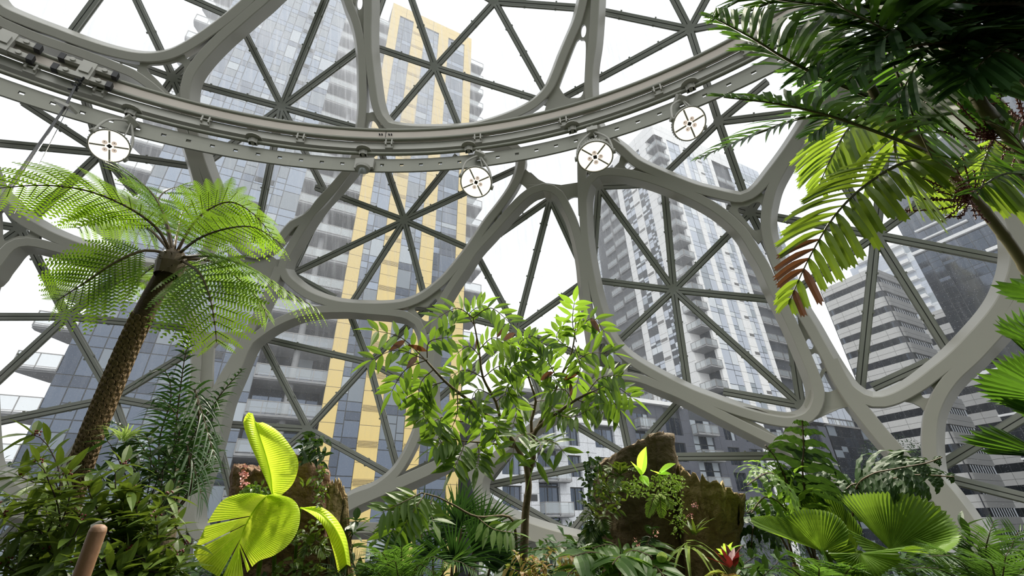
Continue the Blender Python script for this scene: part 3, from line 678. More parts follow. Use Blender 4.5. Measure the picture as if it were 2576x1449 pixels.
# ---- banded beige office block
def banded(Mf, label, x0, x1, depth, top, nf, fh, wall, side_len=None, chamfer=1.3):
    T = building(Mf, label)
    # plan with rounded corners: walk along left face (x0..x1) then right face back along +y
    pts = []
    for i in range(6):
        a = math.pi/2*i/5; pts.append((x0+chamfer-chamfer*math.cos(a)*1, chamfer-chamfer*math.sin(a)))
    for i in range(6):
        a = math.pi/2*i/5; pts.append((x1-chamfer+chamfer*math.sin(a), chamfer-chamfer*math.cos(a)))
    pts = [(x0, depth)]+pts+[(x1, depth)]
    def band(mb, z0, z1, off, mi=0):
        c = [((x-(x0+x1)/2), y) for x, y in pts]; vs = []
        for z in (z0, z1):
            for x, y in pts:
                dx = off if x < x0+.6 else (-off if x > x1-.6 else 0); dy = off if y < chamfer else 0
                vs.append((x+dx, y+dy, z))
        n = len(pts); mb.add(vs, [(i, i+1, n+i+1, n+i) for i in range(n-1)], mi)
    seg = []
    for f in range(nf):
        zt = top - 2.0 - f*fh
        b = MB(); z0, z1 = zt-fh*.40, zt
        band(b, z0, z1, .25, 0)
        part(b, 'window_band', [GP[5]], T)
        b = MB(); band(b, z1, z1+fh*.60 if f else top, 0, 0)
        # soffit and sill returns
        for z in (z1,):
            vs = [(x, y, z) for x, y in pts]+[((x+.25 if x < x0+.6 else (x-.25 if x > x1-.6 else x)), (y+.25 if y < chamfer else y), z) for x, y in pts]; n = len(pts)
            b.add(vs, [(i, n+i, n+i+1, i+1) for i in range(n-1)])
        for z in (z1+fh*.27,): band(b, z-.03, z+.03, -.015, 1)
        x = x0+3
        while x < x1-2: b.box((x-.02, -.015, z1), (x+.02, .02, z1+fh*.6), 1); x += 3.2
        part(b, 'stone_band', [wall, M['seam']], T)
        b = MB(); x = x0+1.5
        while x < x1-1: b.box((x-.03, .18, z0), (x+.03, .26, z1)); x += 1.6
        y = 1.6
        while y < depth: b.box((x1-.26, y-.06, z0), (x1-.16, y+.06, z1)); b.box((x0+.16, y-.06, z0), (x0+.26, y+.06, z1)); y += 1.0
        part(b, 'window_mullion', M['mframe'], T)
    b = MB(); b.box((x0+.3, .35, 0), (x1-.3, depth, top-.05)); part(b, 'core', M['dkwall'], T)
    b = MB(); b.box((x0, 1.3, top-.02), (x1, depth, top)); part(b, 'roof', M['beige'], T)
    return T
SC = 110/60.
banded(MBf(110, 21.05*SC), 'pale stone office block with dark horizontal window bands and rounded corners', -6.6*SC, 0, 11.5, ZO+27.3*SC, 17, 3.49, M['beige'])
banded(MBf(138, 45.2), 'distant stone office block with window bands squeezed beside the dark tower', -6, 9.5, 20, ZO+46, 14, 4.1, M['beige'])
# ---- dark glass tower
FD = MBf(100, 28.4)
T7 = building(FD, 'dark glass office tower with thin white horizontal fins at the right edge')
b = MB(); b.box((0, .2, 0), (48, 40, 88)); part(b, 'wall', M['dkwall'], T7)
b = MB(); glazing(b, 0, 48, 0, 88, [1]*30, 4.0, 'deep', 0, band=.5); part(b, 'curtain_wall', [M['mframe']]+GP, T7)
for k in range(40):
    z = 3 + 2.1*k + rg.uniform(-.3, .3); L_ = rg.choice([9, 14, 20, 26]); x0 = rg.choice([0, 0, 2, 5, 9, 14])
    if rg.random() < .25: continue
    b = MB(); b.box((x0, -.5, z), (min(48, x0+L_), 0, z+rg.choice([.28, .3, .55]))); part(b, 'fin', M['white_panel'], T7)
# ---- hazy far tower
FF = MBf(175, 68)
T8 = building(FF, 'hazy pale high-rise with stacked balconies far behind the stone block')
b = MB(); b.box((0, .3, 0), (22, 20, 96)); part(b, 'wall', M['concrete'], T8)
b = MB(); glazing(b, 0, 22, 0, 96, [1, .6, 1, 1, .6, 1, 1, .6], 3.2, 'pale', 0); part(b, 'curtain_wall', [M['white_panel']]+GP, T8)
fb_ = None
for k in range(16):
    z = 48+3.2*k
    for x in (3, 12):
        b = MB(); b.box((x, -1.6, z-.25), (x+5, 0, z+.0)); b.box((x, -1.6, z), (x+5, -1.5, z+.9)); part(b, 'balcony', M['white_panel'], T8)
# ------------------------------------------------------------------ the ring rail with its pipe and perforated plate
M['rail_beige'] = mat('rail_underside', (.46, .41, .35), .45, noise=((.40, .35, .30), 2, .5))
M['olive'] = mat('rail_steel', (.25, .25, .205), .4, .1, noise=((.21, .21, .17), 1.5, .6))
M['lampgrey'] = mat('lamp_housing', (.36, .35, .31), .45)
M['lens'] = mat('lamp_lens', (.4, .38, .34), .3, emit=(1, .93, .80), estr=1.05)
M['led'] = mat('lamp_boss', (.75, .68, .62), .4, emit=(1, .85, .75), estr=.35)
M['black'] = mat('black_rubber', (.02, .02, .022), .6)
M['wire'] = mat('steel_wire', (.08, .08, .08), .4, .5)
def rp(a, r, dz): # a: azimuth seen from the ring centre, 0 = straight ahead
    return Vector((RING_C.x + r*math.sin(a), RING_C.y + r*math.cos(a), RING_Z+dz))
NR = 200
def ring_sweep(sec, mi=0, mb=None):
    mb = mb or MB(); k = len(sec); vs = []
    for i in range(NR):
        a = 2*math.pi*i/NR
        for r, z in sec: vs.append(rp(a, r, z))
    fs = []
    for i in range(NR):
        j = (i+1) % NR
        for c in range(k): d = (c+1) % k; fs.append((i*k+c, i*k+d, j*k+d, j*k+c))
    mb.add(vs, fs, mi); return mb
ringo = empty('ring_rail', (RING_C.x, RING_C.y, RING_Z), 'curved monorail track ringing the dome with pipe and perforated steel band', 'rail')
ring_sweep([(9.60, .02), (9.60, -.21), (9.68, -.21), (9.68, .02)]).build('track_web', M['rail_beige'], ringo)
def tor(r, z, rad): return [(r+rad*math.cos(t), z+rad*math.sin(t)) for t in [2*math.pi*i/10 for i in range(10)]]
ring_sweep(tor(9.60, .02, .036)).build('track_tube', M['olive'], ringo, smooth=True)
ring_sweep(tor(9.60, -.215, .036)).build('track_tube', M['olive'], ringo, smooth=True)
ring_sweep([(9.66, -.24), (9.66, -.40), (9.80, -.42), (9.82, -.36), (9.70, -.30)]).build('channel', M['steel'], ringo)
ring_sweep(tor(9.64, -.545, .035)).build('pipe', M['olive'], ringo, smooth=True)
# perforated band: real slots
pm = MB(); NS = 172; zt, zb = -.61, -.915
for i in range(NS):
    a0 = 2*math.pi*i/NS; da = 2*math.pi/NS; wz = .055; wa = .07/9.7
    am = a0+da/2
    for (z0, z1, x0, x1) in ((zb, zb+.13, a0, a0+da), (zb+.13+wz, zt, a0, a0+da), (zb+.13, zb+.13+wz, a0, am-wa/2), (zb+.13, zb+.13+wz, am+wa/2, a0+da)):
        for r in (9.70, 9.735):
            pm.quad(rp(x0, r, z0), rp(x1, r, z0), rp(x1, r, z1), rp(x0, r, z1))
    pm.quad(rp(am-wa/2, 9.70, zb+.13), rp(am+wa/2, 9.70, zb+.13), rp(am+wa/2, 9.735, zb+.13), rp(am-wa/2, 9.735, zb+.13))
    pm.quad(rp(am-wa/2, 9.70, zb+.13+wz), rp(am+wa/2, 9.70, zb+.13+wz), rp(am+wa/2, 9.735, zb+.13+wz), rp(am-wa/2, 9.735, zb+.13+wz))
ring_sweep([(9.70, zb), (9.735, zb), (9.735, zb+.006), (9.70, zb+.006)], 0, pm)
pm.build('perforated_band', M['olive'], ringo)
def hit_ring(x, y, r):  # sight line against the upright cylinder of radius r around the ring axis
    d = ray(x, y); ox, oy = CAM.x-RING_C.x, CAM.y-RING_C.y
    a = d.x**2+d.y**2; b = ox*d.x+oy*d.y; c = ox*ox+oy*oy-r*r
    return CAM + d*((-b+math.sqrt(b*b-a*c))/a)
def az_of(p): return math.atan2(p.x-RING_C.x, p.y-RING_C.y)
# hangers between track and channel
first_h = None
for x, y in ((250,235),(515,315),(757,352),(980,362),(1203,350),(1418,302),(1655,228),(1880,130),(60,200)):
    a = az_of(hit_ring(x, y, 9.64)); h = MB()
    for dx in (-.018, .018):
        h.box((dx*3-.012, -.05, -.36), (dx*3+.012, .06, -.20))
    h.box((-.07, .0, -.40), (.07, .07, -.22)); h.tube([(-.09, -.02, -.29), (.09, -.02, -.29)], .016, 8)
    o = h.build('hanger', M['lampgrey'], None); o.parent = ringo
    P = rp(a, 9.62, 0); o.matrix_basis = Matrix.Translation(P-Vector((RING_C.x, RING_C.y, RING_Z))) @ Matrix.Rotation(-a, 4, 'Z')
for x, y in ((325,295),(640,350),(915,385),(1180,372),(1440,325),(1735,215)):
    a = az_of(hit_ring(x, y, 9.64)); h = MB()
    h.tube([(0, 0, -.60), (0, 0, -.505)], .055, 12); h.lathe([(.001, -.50), (.14, -.50), (.13, -.47), (.001, -.47)], Matrix.Identity(4), 16)
    h.box((-.07, -.03, -.60), (-.03, .05, -.48)); h.box((.03, -.03, -.60), (.07, .05, -.48))
    o = h.build('pipe_clamp', M['lampgrey'], None, smooth=True, sharp=30); o.parent = ringo
    P = rp(a, 9.62, 0); o.matrix_basis = Matrix.Translation(P-Vector((RING_C.x, RING_C.y, RING_Z))) @ Matrix.Rotation(-a, 4, 'Z')
a = az_of(hit_ring(970, 342, 9.6)); h = MB()
for i in (-2, -1, 1, 2): h.tube([(i*.045+(.02 if i > 0 else -.02), -.03, -.10), (i*.045+(.02 if i > 0 else -.02), .0, -.10)], .014, 8)
h.box((-.003, -.012, -.2), (.003, .0, 0)); o = h.build('splice_bolts', M['black'], None); o.parent = ringo
o.matrix_basis = Matrix.Translation(rp(a, 9.598, 0)-Vector((RING_C.x, RING_C.y, RING_Z))) @ Matrix.Rotation(-a, 4, 'Z')

# ---- grow lamps
def look_m(loc, fwd, up=Vector((0, 0, 1))):
    z = -fwd.normalized(); x = up.cross(z).normalized(); y = z.cross(x); m = Matrix((x, y, z)).transposed().to_4x4(); m.translation = loc; return m
def grow_lamp(px, py, diam, aim, label, spin=0.0, power=900, tilt=(0, 0)):
    c = hit_ring(px, py, 9.40); m = look_m(c, (CAM-c).normalized()*aim[0]+Vector((aim[2] if len(aim) > 2 else 0, 0, -aim[1]))) @ Matrix.Rotation(spin, 4, 'Z')
    root = empty('grow_lamp', (0, 0, 0), label, 'lamp', 'grow lamps hanging from the ring rail'); root.matrix_basis = m
    R_ = diam/2
    b = MB(); b.lathe([(.001, .80*R_), (.25*R_, .80*R_), (.55*R_, .70*R_), (.84*R_, .45*R_), (1.0*R_, .08*R_), (1.0*R_, -.10*R_), (.93*R_, -.10*R_), (.92*R_, .0)], Matrix.Identity(4), 40)
    for i in range(40):
        a = 2*math.pi*i/40; 
        for (r0, z0), (r1, z1) in (((.84*R_, .47*R_), (1.0*R_, .10*R_)),):
            p = Vector((math.cos(a), math.sin(a), 0)); b.bar(p*r0+Vector((0, 0, z0)), p*r1+Vector((0, 0, z1)), .012, .012, p)
    def loc(b, name, mats, smooth=False, label=None):
        o = b.build(name, mats, None, smooth, 40 if smooth else None); o.parent = root
        if label: o['label'] = label
        return o
    loc(b, 'housing', M['lampgrey'], True)
    b = MB(); b.lathe([(.001, -.05*R_), (.93*R_, -.05*R_)], Matrix.Identity(4), 40); b.lathe([(.93*R_, -.05*R_), (.001, -.05*R_)], Matrix.Identity(4), 40)
    loc(b, 'lens', M['lens'], label='glowing warm white lens')
    b = MB()
    for k in range(4):
        a = math.pi/4+math.pi/2*k; d = Vector((math.cos(a), math.sin(a), 0))
        b.bar(d*.2*R_+Vector((0, 0, -.075*R_)), d*.9*R_+Vector((0, 0, -.075*R_)), .022, .012)
    loc(b, 'lens_rib', M['lampgrey'])
    b = MB()
    for k in range(4):
        a = math.pi/2*k; d = Vector((math.cos(a), math.sin(a), 0))*.30*R_
        b.lathe([(.001, 0), (.11*R_, 0), (.13*R_, .02)], Matrix.Translation(d+Vector((0, 0, -.085*R_))) @ Matrix.Rotation(math.pi, 4, 'X'), 16)
    loc(b, 'reflector_boss', M['led'])
    b = MB(); b.box((-.10*R_, -.10*R_, -.11*R_), (.10*R_, .10*R_, -.06*R_))
    for k in range(4):
        a = math.pi/2*k; d = Vector((math.cos(a), math.sin(a), 0))*.32*R_; b.box((d.x-.02*R_, d.y-.02*R_, -.12*R_), (d.x+.02*R_, d.y+.02*R_, -.08*R_))
    loc(b, 'centre_cap', M['black'])
    # yoke up to the rail, drawn in world space
    inv = m.inverted(); top = rp(az_of(c), 9.64, -.60); y = MB()
    s1 = m @ Vector((R_*1.02, 0, .1*R_)); s2 = m @ Vector((-R_*1.02, 0, .1*R_)); mid = (c+top)/2
    hub = top + (c-top)*.15
    for s_ in (s1, s2):
        p = cr([inv @ s_, inv @ (s_.lerp(hub, .45) + (s_-c)*.25 + Vector((0, 0, .06))), inv @ hub], .04); y.tube(p, .018, 8)
        y.tube([inv @ s_ + Vector((-.03, 0, 0)), inv @ s_ + Vector((.03, 0, 0))], .04, 12)
    y.tube([inv @ hub, inv @ top], .03, 8); y.box(tuple(inv @ hub - Vector((.09, .06, .06))), tuple(inv @ hub + Vector((.09, .06, .06))))
    loc(y, 'yoke', M['lampgrey'], True)
    w = MB(); w.tube(cr([inv @ hub, inv @ (hub + (c-hub)*.5 + Vector((.08, 0, -.05))), Vector((0.05, 0.1, .4*R_))], .04), .009, 6); loc(w, 'cable', M['lampgrey'])
    L = bpy.data.lights.new('grow_light', 'SPOT'); L.energy = power; L.color = (1, .93, .80); L.spot_size = math.radians(105); L.spot_blend = .5; L.shadow_soft_size = .2
    lo = bpy.data.objects.new('bulb', L); col.objects.link(lo); lo.parent = root; lo.location = (0, 0, -.12*R_-.02)
    return root
grow_lamp(275, 367, .50, (.9, .45, .25), 'round glowing grow lamp at the far left of the rail above the tree fern', .3, 1500)
grow_lamp(1198, 458, .53, (.9, .4, -.15), 'small round glowing grow lamp below the middle of the rail, the lowest hanging one', .5, 2600)
grow_lamp(1497, 393, .57, (.5, 1.1, -.05), 'round glowing grow lamp just right of the middle of the rail', .1, 1200)
grow_lamp(1733, 311, .50, (.9, .2, .35), 'round glowing grow lamp beside the palm fronds at the right', .2, 1500)
grow_lamp(2058, 182, .40, (.9, .3, 0), 'grow lamp almost hidden behind the palm fronds', 0, 1500)
# small sensor light under the rail
c = hit_ring(915, 428, 9.66); s_o = empty('sensor_light', c, 'small grey fixture with a clear lens below the middle of the rail', 'light fixture')
b = MB(); b.box(tuple(c+Vector((-.17, -.04, .03))), tuple(c+Vector((.17, .02, .26)))); b.lathe([(.001, .0), (.12, 0), (.13, .05), (.09, .1)], Matrix.Translation(c+Vector((0, -.05, -.03))), 20); b.build('housing', M['lampgrey'], s_o, smooth=True, sharp=30)
b = MB(); b.lathe([(.001, -.12), (.06, -.12), (.07, .0)], Matrix.Translation(c+Vector((0, -.05, -.03))), 16); b.build('lens', M['balglass'], s_o, smooth=True)

# ---- trolleys on the track
def trolley(px, py, label, rope=None):
    P = hit_ring(px, py, 9.55); a = az_of(P); o = empty('rail_trolley', (0, 0, 0), label, 'trolley', 'trolleys on the ring rail')
    m = Matrix.Translation(rp(a, 9.54, -.10)) @ Matrix.Rotation(-a, 4, 'Z'); o.matrix_basis = m
    def loc(b, name, mt, smooth=False):
        x = b.build(name, mt, None, smooth, 40 if smooth else None); x.parent = o; return x
    b = MB(); b.box((-.09, -.09, -.19), (.09, .0, .19)); b.box((-.06, -.12, -.08), (.06, -.09, .08)); loc(b, 'body', M['lampgrey'])
    for sz in (-.13, .12):
        b = MB(); b.box((-.30, -.07, sz-.045), (.30, -.0, sz+.045))
        for sx in (-.2, .2): b.tube([(sx, -.10, sz), (sx, -.05, sz)], .035, 12)
        loc(b, 'axle_arm', M['lampgrey'])
        for sx in (-.33, .33):
            b = MB(); b.box((sx-.035, -.085, sz-.06), (sx+.035, .01, sz+.06)); loc(b, 'bumper', M['black'])
    return o, m
tr1, mt1 = trolley(212, 197, 'grey steel trolley with black bumpers straddling the rail, holding ropes')
trolley(8, 118, 'grey steel trolley with black bumpers cut off by the left picture edge')
rope = MB()
p0 = mt1 @ Vector((0, -.08, -.2)); p1 = at(165, 270, (at(165,270,1)-CAM).length and 6.4); p1 = hit_ring(165, 268, 9.2)
kn = MB()
for i in range(14):
    a = i*1.1; kn.tube([p0+Vector((.05*math.cos(a), .03*math.sin(a), -.02*i+.02)), p0+Vector((.05*math.cos(a+2), .05*math.sin(a+2), -.02*i-.03))], .014, 6)
ro = empty('pull_rope', p0, 'dark pull rope hanging from the rail trolley down to the left', 'rope')
kn.build('carabiners', M['black'], ro)
end = at(-40, 560, 4.6)
rope.tube([p0-Vector((0, 0, .15)), p1, end], .016, 6); rope.tube([p1, end+Vector((.06, 0, .02))], .009, 6); rope.tube([p1+Vector((.05, 0, 0)), end+Vector((.25, 0, .1))], .004, 5); rope.build('rope', M['wire'], ro)
b = MB(); fr_ = Matrix.Translation(p1) @ Matrix.Rotation(.5, 4, 'Y'); b.box((-.16, -.07, -.02), (.16, .07, .02), 0, lambda v: fr_ @ v); b.build('guide_plate', M['lampgrey'], ro)
# ------------------------------------------------------------------ inside: ground and an unseen core behind the camera, shaped to block sky light
M['soil'] = mat('dark_soil', (.035, .028, .02), .9, noise=((.06, .05, .03), 3, .8), bump=(8, .6, .05))
M['living'] = mat('living_wall_base', (.02, .04, .015), .9, noise=((.05, .10, .03), 2, .9), bump=(5, .9, .1))
b = MB(); b.lathe([(.001, 0), (12.9, 0), (12.9, -.4)], Matrix.Translation((C0.x, C0.y, 0)), 72); o = b.build('floor', M['soil']); o['kind'] = 'structure'
b = MB(); b.box((-9.5, -9.6, 0), (6.0, -2.3, 6.9)); b.lathe([(5.6, 6.9), (5.6, 8.6), (.001, 8.6)], Matrix.Translation((C0.x, C0.y-3.9, 0)), 48); o = b.build('unseen_back_wall', M['living']); o['kind'] = 'structure'  # unseen mass, sized to keep rear sky light off the planting

# ------------------------------------------------------------------ foliage kit
rf = random.Random(5)
def leafmat(name, c, c2, t, tc_, rough=.38, sc=3.0):
    return mat(name, c, max(rough, .42), spec=.28, noise=(c2, sc, .7), transl=t, tcol=tc_)
M['fern'] = leafmat('fern_green', (.035, .095, .008), (.08, .155, .012), .34, (.26, .45, .022))
M['fernstem'] = mat('fern_stem', (.07, .045, .02), .6)
M['barkfern'] = mat('fern_trunk', (.04, .025, .014), .85, noise=((.09, .055, .03), 14, .7), bump=(40, .8, .02))
M['scar'] = mat('leaf_scar', (.26, .18, .09), .75, noise=((.11, .07, .035), 30, .7), bump=(90, .9, .01))
M['lime'] = leafmat('lime_palm_leaf', (.66, .86, .05), (.58, .80, .04), .35, (.85, .98, .08), .32, 2)
M['palm'] = leafmat('palm_green', (.016, .045, .008), (.028, .07, .01), .30, (.12, .27, .02), .3)
M['palmy'] = leafmat('palm_yellow_green', (.05, .095, .010), (.085, .13, .014), .36, (.24, .36, .028), .35)
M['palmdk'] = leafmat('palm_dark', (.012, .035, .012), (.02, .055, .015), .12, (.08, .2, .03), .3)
M['brown'] = mat('dry_leaf', (.10, .04, .018), .7, transl=.15, tcol=(.2, .08, .03))
M['shrub'] = leafmat('shrub_green', (.095, .145, .022), (.04, .075, .012), .20, (.22, .32, .03), .28)
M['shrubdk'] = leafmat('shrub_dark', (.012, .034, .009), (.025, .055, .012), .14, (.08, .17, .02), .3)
M['tree'] = leafmat('tree_leaf', (.04, .09, .010), (.07, .125, .016), .32, (.22, .38, .03), .35)
M['bark'] = mat('brown_bark', (.075, .055, .03), .85, noise=((.14, .11, .06), 10, .7), bump=(30, .6, .02))
M['barkdk'] = mat('dark_twig', (.035, .02, .015), .8)
M['stem'] = mat('ringed_stem', (.07, .07, .03), .5, noise=((.14, .12, .06), 6, .7))
M['licuala'] = leafmat('fan_leaf', (.12, .21, .022), (.07, .14, .014), .32, (.28, .46, .035), .32, 1.5)
M['stump'] = mat('stump_wood', (.060, .042, .022), .85, noise=((.15, .105, .05), 5, .8, (1, 1, .18)), bump=(14, 1.0, .06))
M['stump2'] = mat('pale_lit_stump', (.12, .08, .036), .85, noise=((.38, .28, .12), 4, .8, (1, 1, .2)), bump=(14, 1.0, .06))  # paler wood colour imitates light falling on the right flank
M['stump3'] = mat('reddish_stump', (.10, .055, .032), .85, noise=((.22, .13, .075), 5, .8, (1, 1, .18)), bump=(14, 1.0, .06))
M['moss'] = leafmat('moss', (.12, .20, .03), (.22, .30, .05), .2, (.3, .5, .05), .8, 12)
M['bright'] = leafmat('bright_leaf', (.38, .70, .04), (.30, .62, .05), .45, (.70, .98, .10), .35)
M['pinkfl'] = mat('orchid_flower', (.62, .38, .16), .5, noise=((.55, .08, .25), 30, .8))
M['red'] = mat('red_leaf', (.13, .010, .014), .45, transl=.12, tcol=(.35, .03, .03))
M['redgreen'] = leafmat('red_edged_leaf', (.16, .24, .03), (.32, .07, .04), .3, (.5, .6, .1), .4, 25)
M['cream'] = leafmat('striped_leaf', (.35, .42, .10), (.10, .22, .04), .3, (.6, .8, .2), .4, 20)
M['wood'] = mat('turned_wood', (.15, .08, .042), .6, noise=((.22, .12, .065), 8, .7, (8, 8, .6)), bump=(50, .3, .005))
UP = Vector((0, 0, 1))
def axis_pts(spec, step=.05):
    """spec: (px, py, depth) stations -> smooth 3D path"""
    return cr([at(*s) for s in spec], step)
def blade(mb, base, d, n, L, W, prof='ellip', droop=.15, fold=.12, mi=0, seg=5, twist=0.0):
    d = d.normalized(); n = (n - d*n.dot(d)); n = n.normalized() if n.length > 1e-6 else Vector((1, 0, 0))
    s = d.cross(n).normalized(); rows = []
    if twist: n, s = n*math.cos(twist)+s*math.sin(twist), s*math.cos(twist)-n*math.sin(twist)
    for i in range(seg+1):
        t = i/seg
        if prof == 'ellip': w = math.sin(math.pi*min(1, t**.85))*.98+.02*(1-t)
        elif prof == 'lance': w = (math.sin(math.pi*min(1, t**.6)))
        elif prof == 'grass': w = min(1, t*8+.25)*(1-t**2.2)
        elif prof == 'jag': w = min(1, .25+t*2.2)*(1-.25*t)
        else: w = 1-t
        p = base + d*(L*t) - UP*(droop*L*t*t)
        rows.append((p - s*(W/2*w) + n*(fold*W*w), p, p + s*(W/2*w) + n*(fold*W*w)))
    vs = [v for r in rows for v in r]; fs = []
    for i in range(seg): fs += [(3*i, 3*i+1, 3*i+4, 3*i+3), (3*i+1, 3*i+2, 3*i+5, 3*i+4)]
    mb.add(vs, fs, mi)
    if prof == 'jag':   # torn, toothed end
        a, m_, c = rows[-1]; dd = (rows[-1][1]-rows[-2][1]).normalized()*W*.45
        k = rf.uniform(.3, 1.2)
        mb.add([a, a+dd*k, a.lerp(m_, .5), m_+dd*rf.uniform(.6, 1.3), m_, m_.lerp(c, .5), c+dd*rf.uniform(.3, 1), c], [(0, 2, 1), (2, 4, 3), (4, 5, 3), (5, 7, 6)], mi)
def normal_on(t, hint=UP):
    n = hint - t*hint.dot(t); return n.normalized() if n.length > .05 else Vector((0, -1, 0))
def feather(parent, spec, plen, pw, mats, name='frond', n=26, ang=65, prof='lance', droop=.25, rr=.012, hint=UP, start=.12, taper=True, sides=(1, -1), vfold=.25, tipmat=None, seg=5, plume=False, step=.05, jitter=.08):
    """a feather leaf: rachis with leaflets on both sides"""
    P = axis_pts(spec, step); mb = MB(); N = len(P)
    rad = [rr*(1-.8*i/(N-1)) for i in range(N)]; mb.tube(P, rad, 6, 1)
    for k in range(n):
        u = start+(1-start)*(k+.5)/n; i = min(N-2, int(u*(N-1))); f = u*(N-1)-i; p = P[i].lerp(P[i+1], f); t = (P[i+1]-P[i]).normalized()
        nn = normal_on(t, hint); s = t.cross(nn)
        env = (math.sin(math.pi*min(1, (u*.93+.05))**.75)*.85+.15) if taper else 1.0
        for sd in sides:
            a = math.radians(ang*(1-.35*u))+rf.uniform(-jitter, jitter)
            d = t*math.cos(a)+s*sd*math.sin(a)+nn*(vfold+rf.uniform(-.08, .08))
            L = plen*env*rf.uniform(.9, 1.08); mi = 0
            if tipmat and u > .72 and rf.random() < .45: mi = 2
            blade(mb, p, d, nn, L, pw*(.6+.4*env), prof, droop*rf.uniform(.7, 1.3), .15, mi, seg, rf.uniform(-.25, .25))
    return mb.build(name, mats, parent)
def fern_frond(parent, spec, plen, n=20, droop=.25, hint=UP, pin=13, start=.2):
    P = axis_pts(spec, .05); mb = MB(); N = len(P); mb.tube(P, [.015*(1-.8*i/(N-1)) for i in range(N)], 6, 1)
    for k in range(n):
        u = start+(1-start)*(k+.5)/n; i = min(N-2, int(u*(N-1))); p = P[i].lerp(P[i+1], u*(N-1)-i); t = (P[i+1]-P[i]).normalized()
        nn = normal_on(t, hint); s = t.cross(nn); env = math.sin(math.pi*min(1, u*.9+.02)**.9)*.9+.1
        for sd in (1, -1):
            a = math.radians(72-22*u); d = (t*math.cos(a)+s*sd*math.sin(a)+nn*rf.uniform(-.06, .10)).normalized()
            L = plen*env*rf.uniform(.93, 1.05); m = max(5, int(pin*(.45+.55*env))); q = (nn - d*nn.dot(d)).normalized(); e = d.cross(q)
            prev = p
            for j in range(m+1):
                v = (j+.6)/(m+.6); c = p + d*(L*v) - UP*(droop*L*v*v); w = L*.125*math.sin(math.pi*min(1, v*.80+.16))**.8
                dd = (c-prev).normalized(); e2 = dd.cross(q).normalized(); hw = L/m*.40
                for s2 in (1, -1):
                    tip = c + e2*s2*w + dd*(w*.45) - UP*w*.12
                    mb.add([c-dd*hw, c+dd*hw, tip+dd*hw*.25, tip-dd*hw*.35], [(0, 1, 2, 3)], 0)
                prev = c
            mb.bar(p, p+d*(L*.5)-UP*(droop*L*.25), .004, .004, q, 2)
    return mb.build('frond', [M['fern'], M['fernstem'], M['palmy']], parent)
def to_floor(P): return Vector((P.x, P.y, 0))

# ------------------------------------------------------------------ tree fern, left
tf_base = at(120, 1449, 4.1)
TF = empty('tree_fern', to_floor(tf_base), 'tall tree fern with scar-patterned leaning trunk and wide bright green crown', 'tree fern')
path = cr([to_floor(tf_base)+Vector((-.15, 0, 0)), at(125, 1400, 4.05), at(180, 1240, 4.05), at(225, 1110, 4.05), at(275, 985, 4.1), at(330, 855, 4.15), at(385, 745, 4.2), at(437, 655, 4.25)], .05)
tr = MB(); n = len(path); rads = []
for i in range(n):
    u = i/(n-1); rads.append(.19-.10*min(1, u*2.2) if u < .45 else .092-.012*(u-.45)/.55)
rads[-3:] = [.10, .115, .11]
tr.tube(path, rads, 20, 0)
for i in range(2, n-1):
    t = (path[i]-path[i-1]).normalized(); u = t.cross(UP).normalized(); w = t.cross(u)
    if i/n > .86: continue
    k = 9
    for j in range(k):
        a = 2*math.pi*(j+.5*(i % 2))/k; nn = u*math.cos(a)+w*math.sin(a); c = path[i]+nn*rads[i]*.97
        q_ = nn.cross(t).normalized(); s = .0335*rads[i]/.092
        rings = [(1.0, 0), (.86, .010), (.74, .004), (.6, .011), (.48, .004), (.34, .010), (.2, .003), (0.02, .008)]
        vs = []
        for rr_, h in rings:
            for m_ in range(8): b_ = 2*math.pi*m_/8; vs.append(c + (q_*math.cos(b_)*.9+t*math.sin(b_)*1.15)*s*rr_*(1+.06*math.sin(m_*5+j)) + nn*h*.8)
        tr.add(vs, [(r*8+m_, r*8+(m_+1) % 8, (r+1)*8+(m_+1) % 8, (r+1)*8+m_) for r in range(7) for m_ in range(8)], 1)
tr.build('trunk', [M['barkfern'], M['scar']], TF, smooth=True, sharp=50)
cb = MB(); cc = at(437, 648, 4.25)
for i in range(160):
    d = Vector((rf.gauss(0, 1), rf.gauss(0, 1), rf.uniform(-.9, 1.2))).normalized(); p = cc + d*rf.uniform(.02, .09)+Vector((0, 0, rf.uniform(-.12, .04)))
    blade(cb, p, d, UP, rf.uniform(.05, .13), .012, 'grass', .1, .1, 0, 2)
cb.lathe([(.001, .09), (.07, .06), (.115, 0), (.12, -.08), (.10, -.2)], Matrix.Translation(cc), 16); cb.build('crown_heart', M['fernstem'], TF)
c0 = (437, 648)
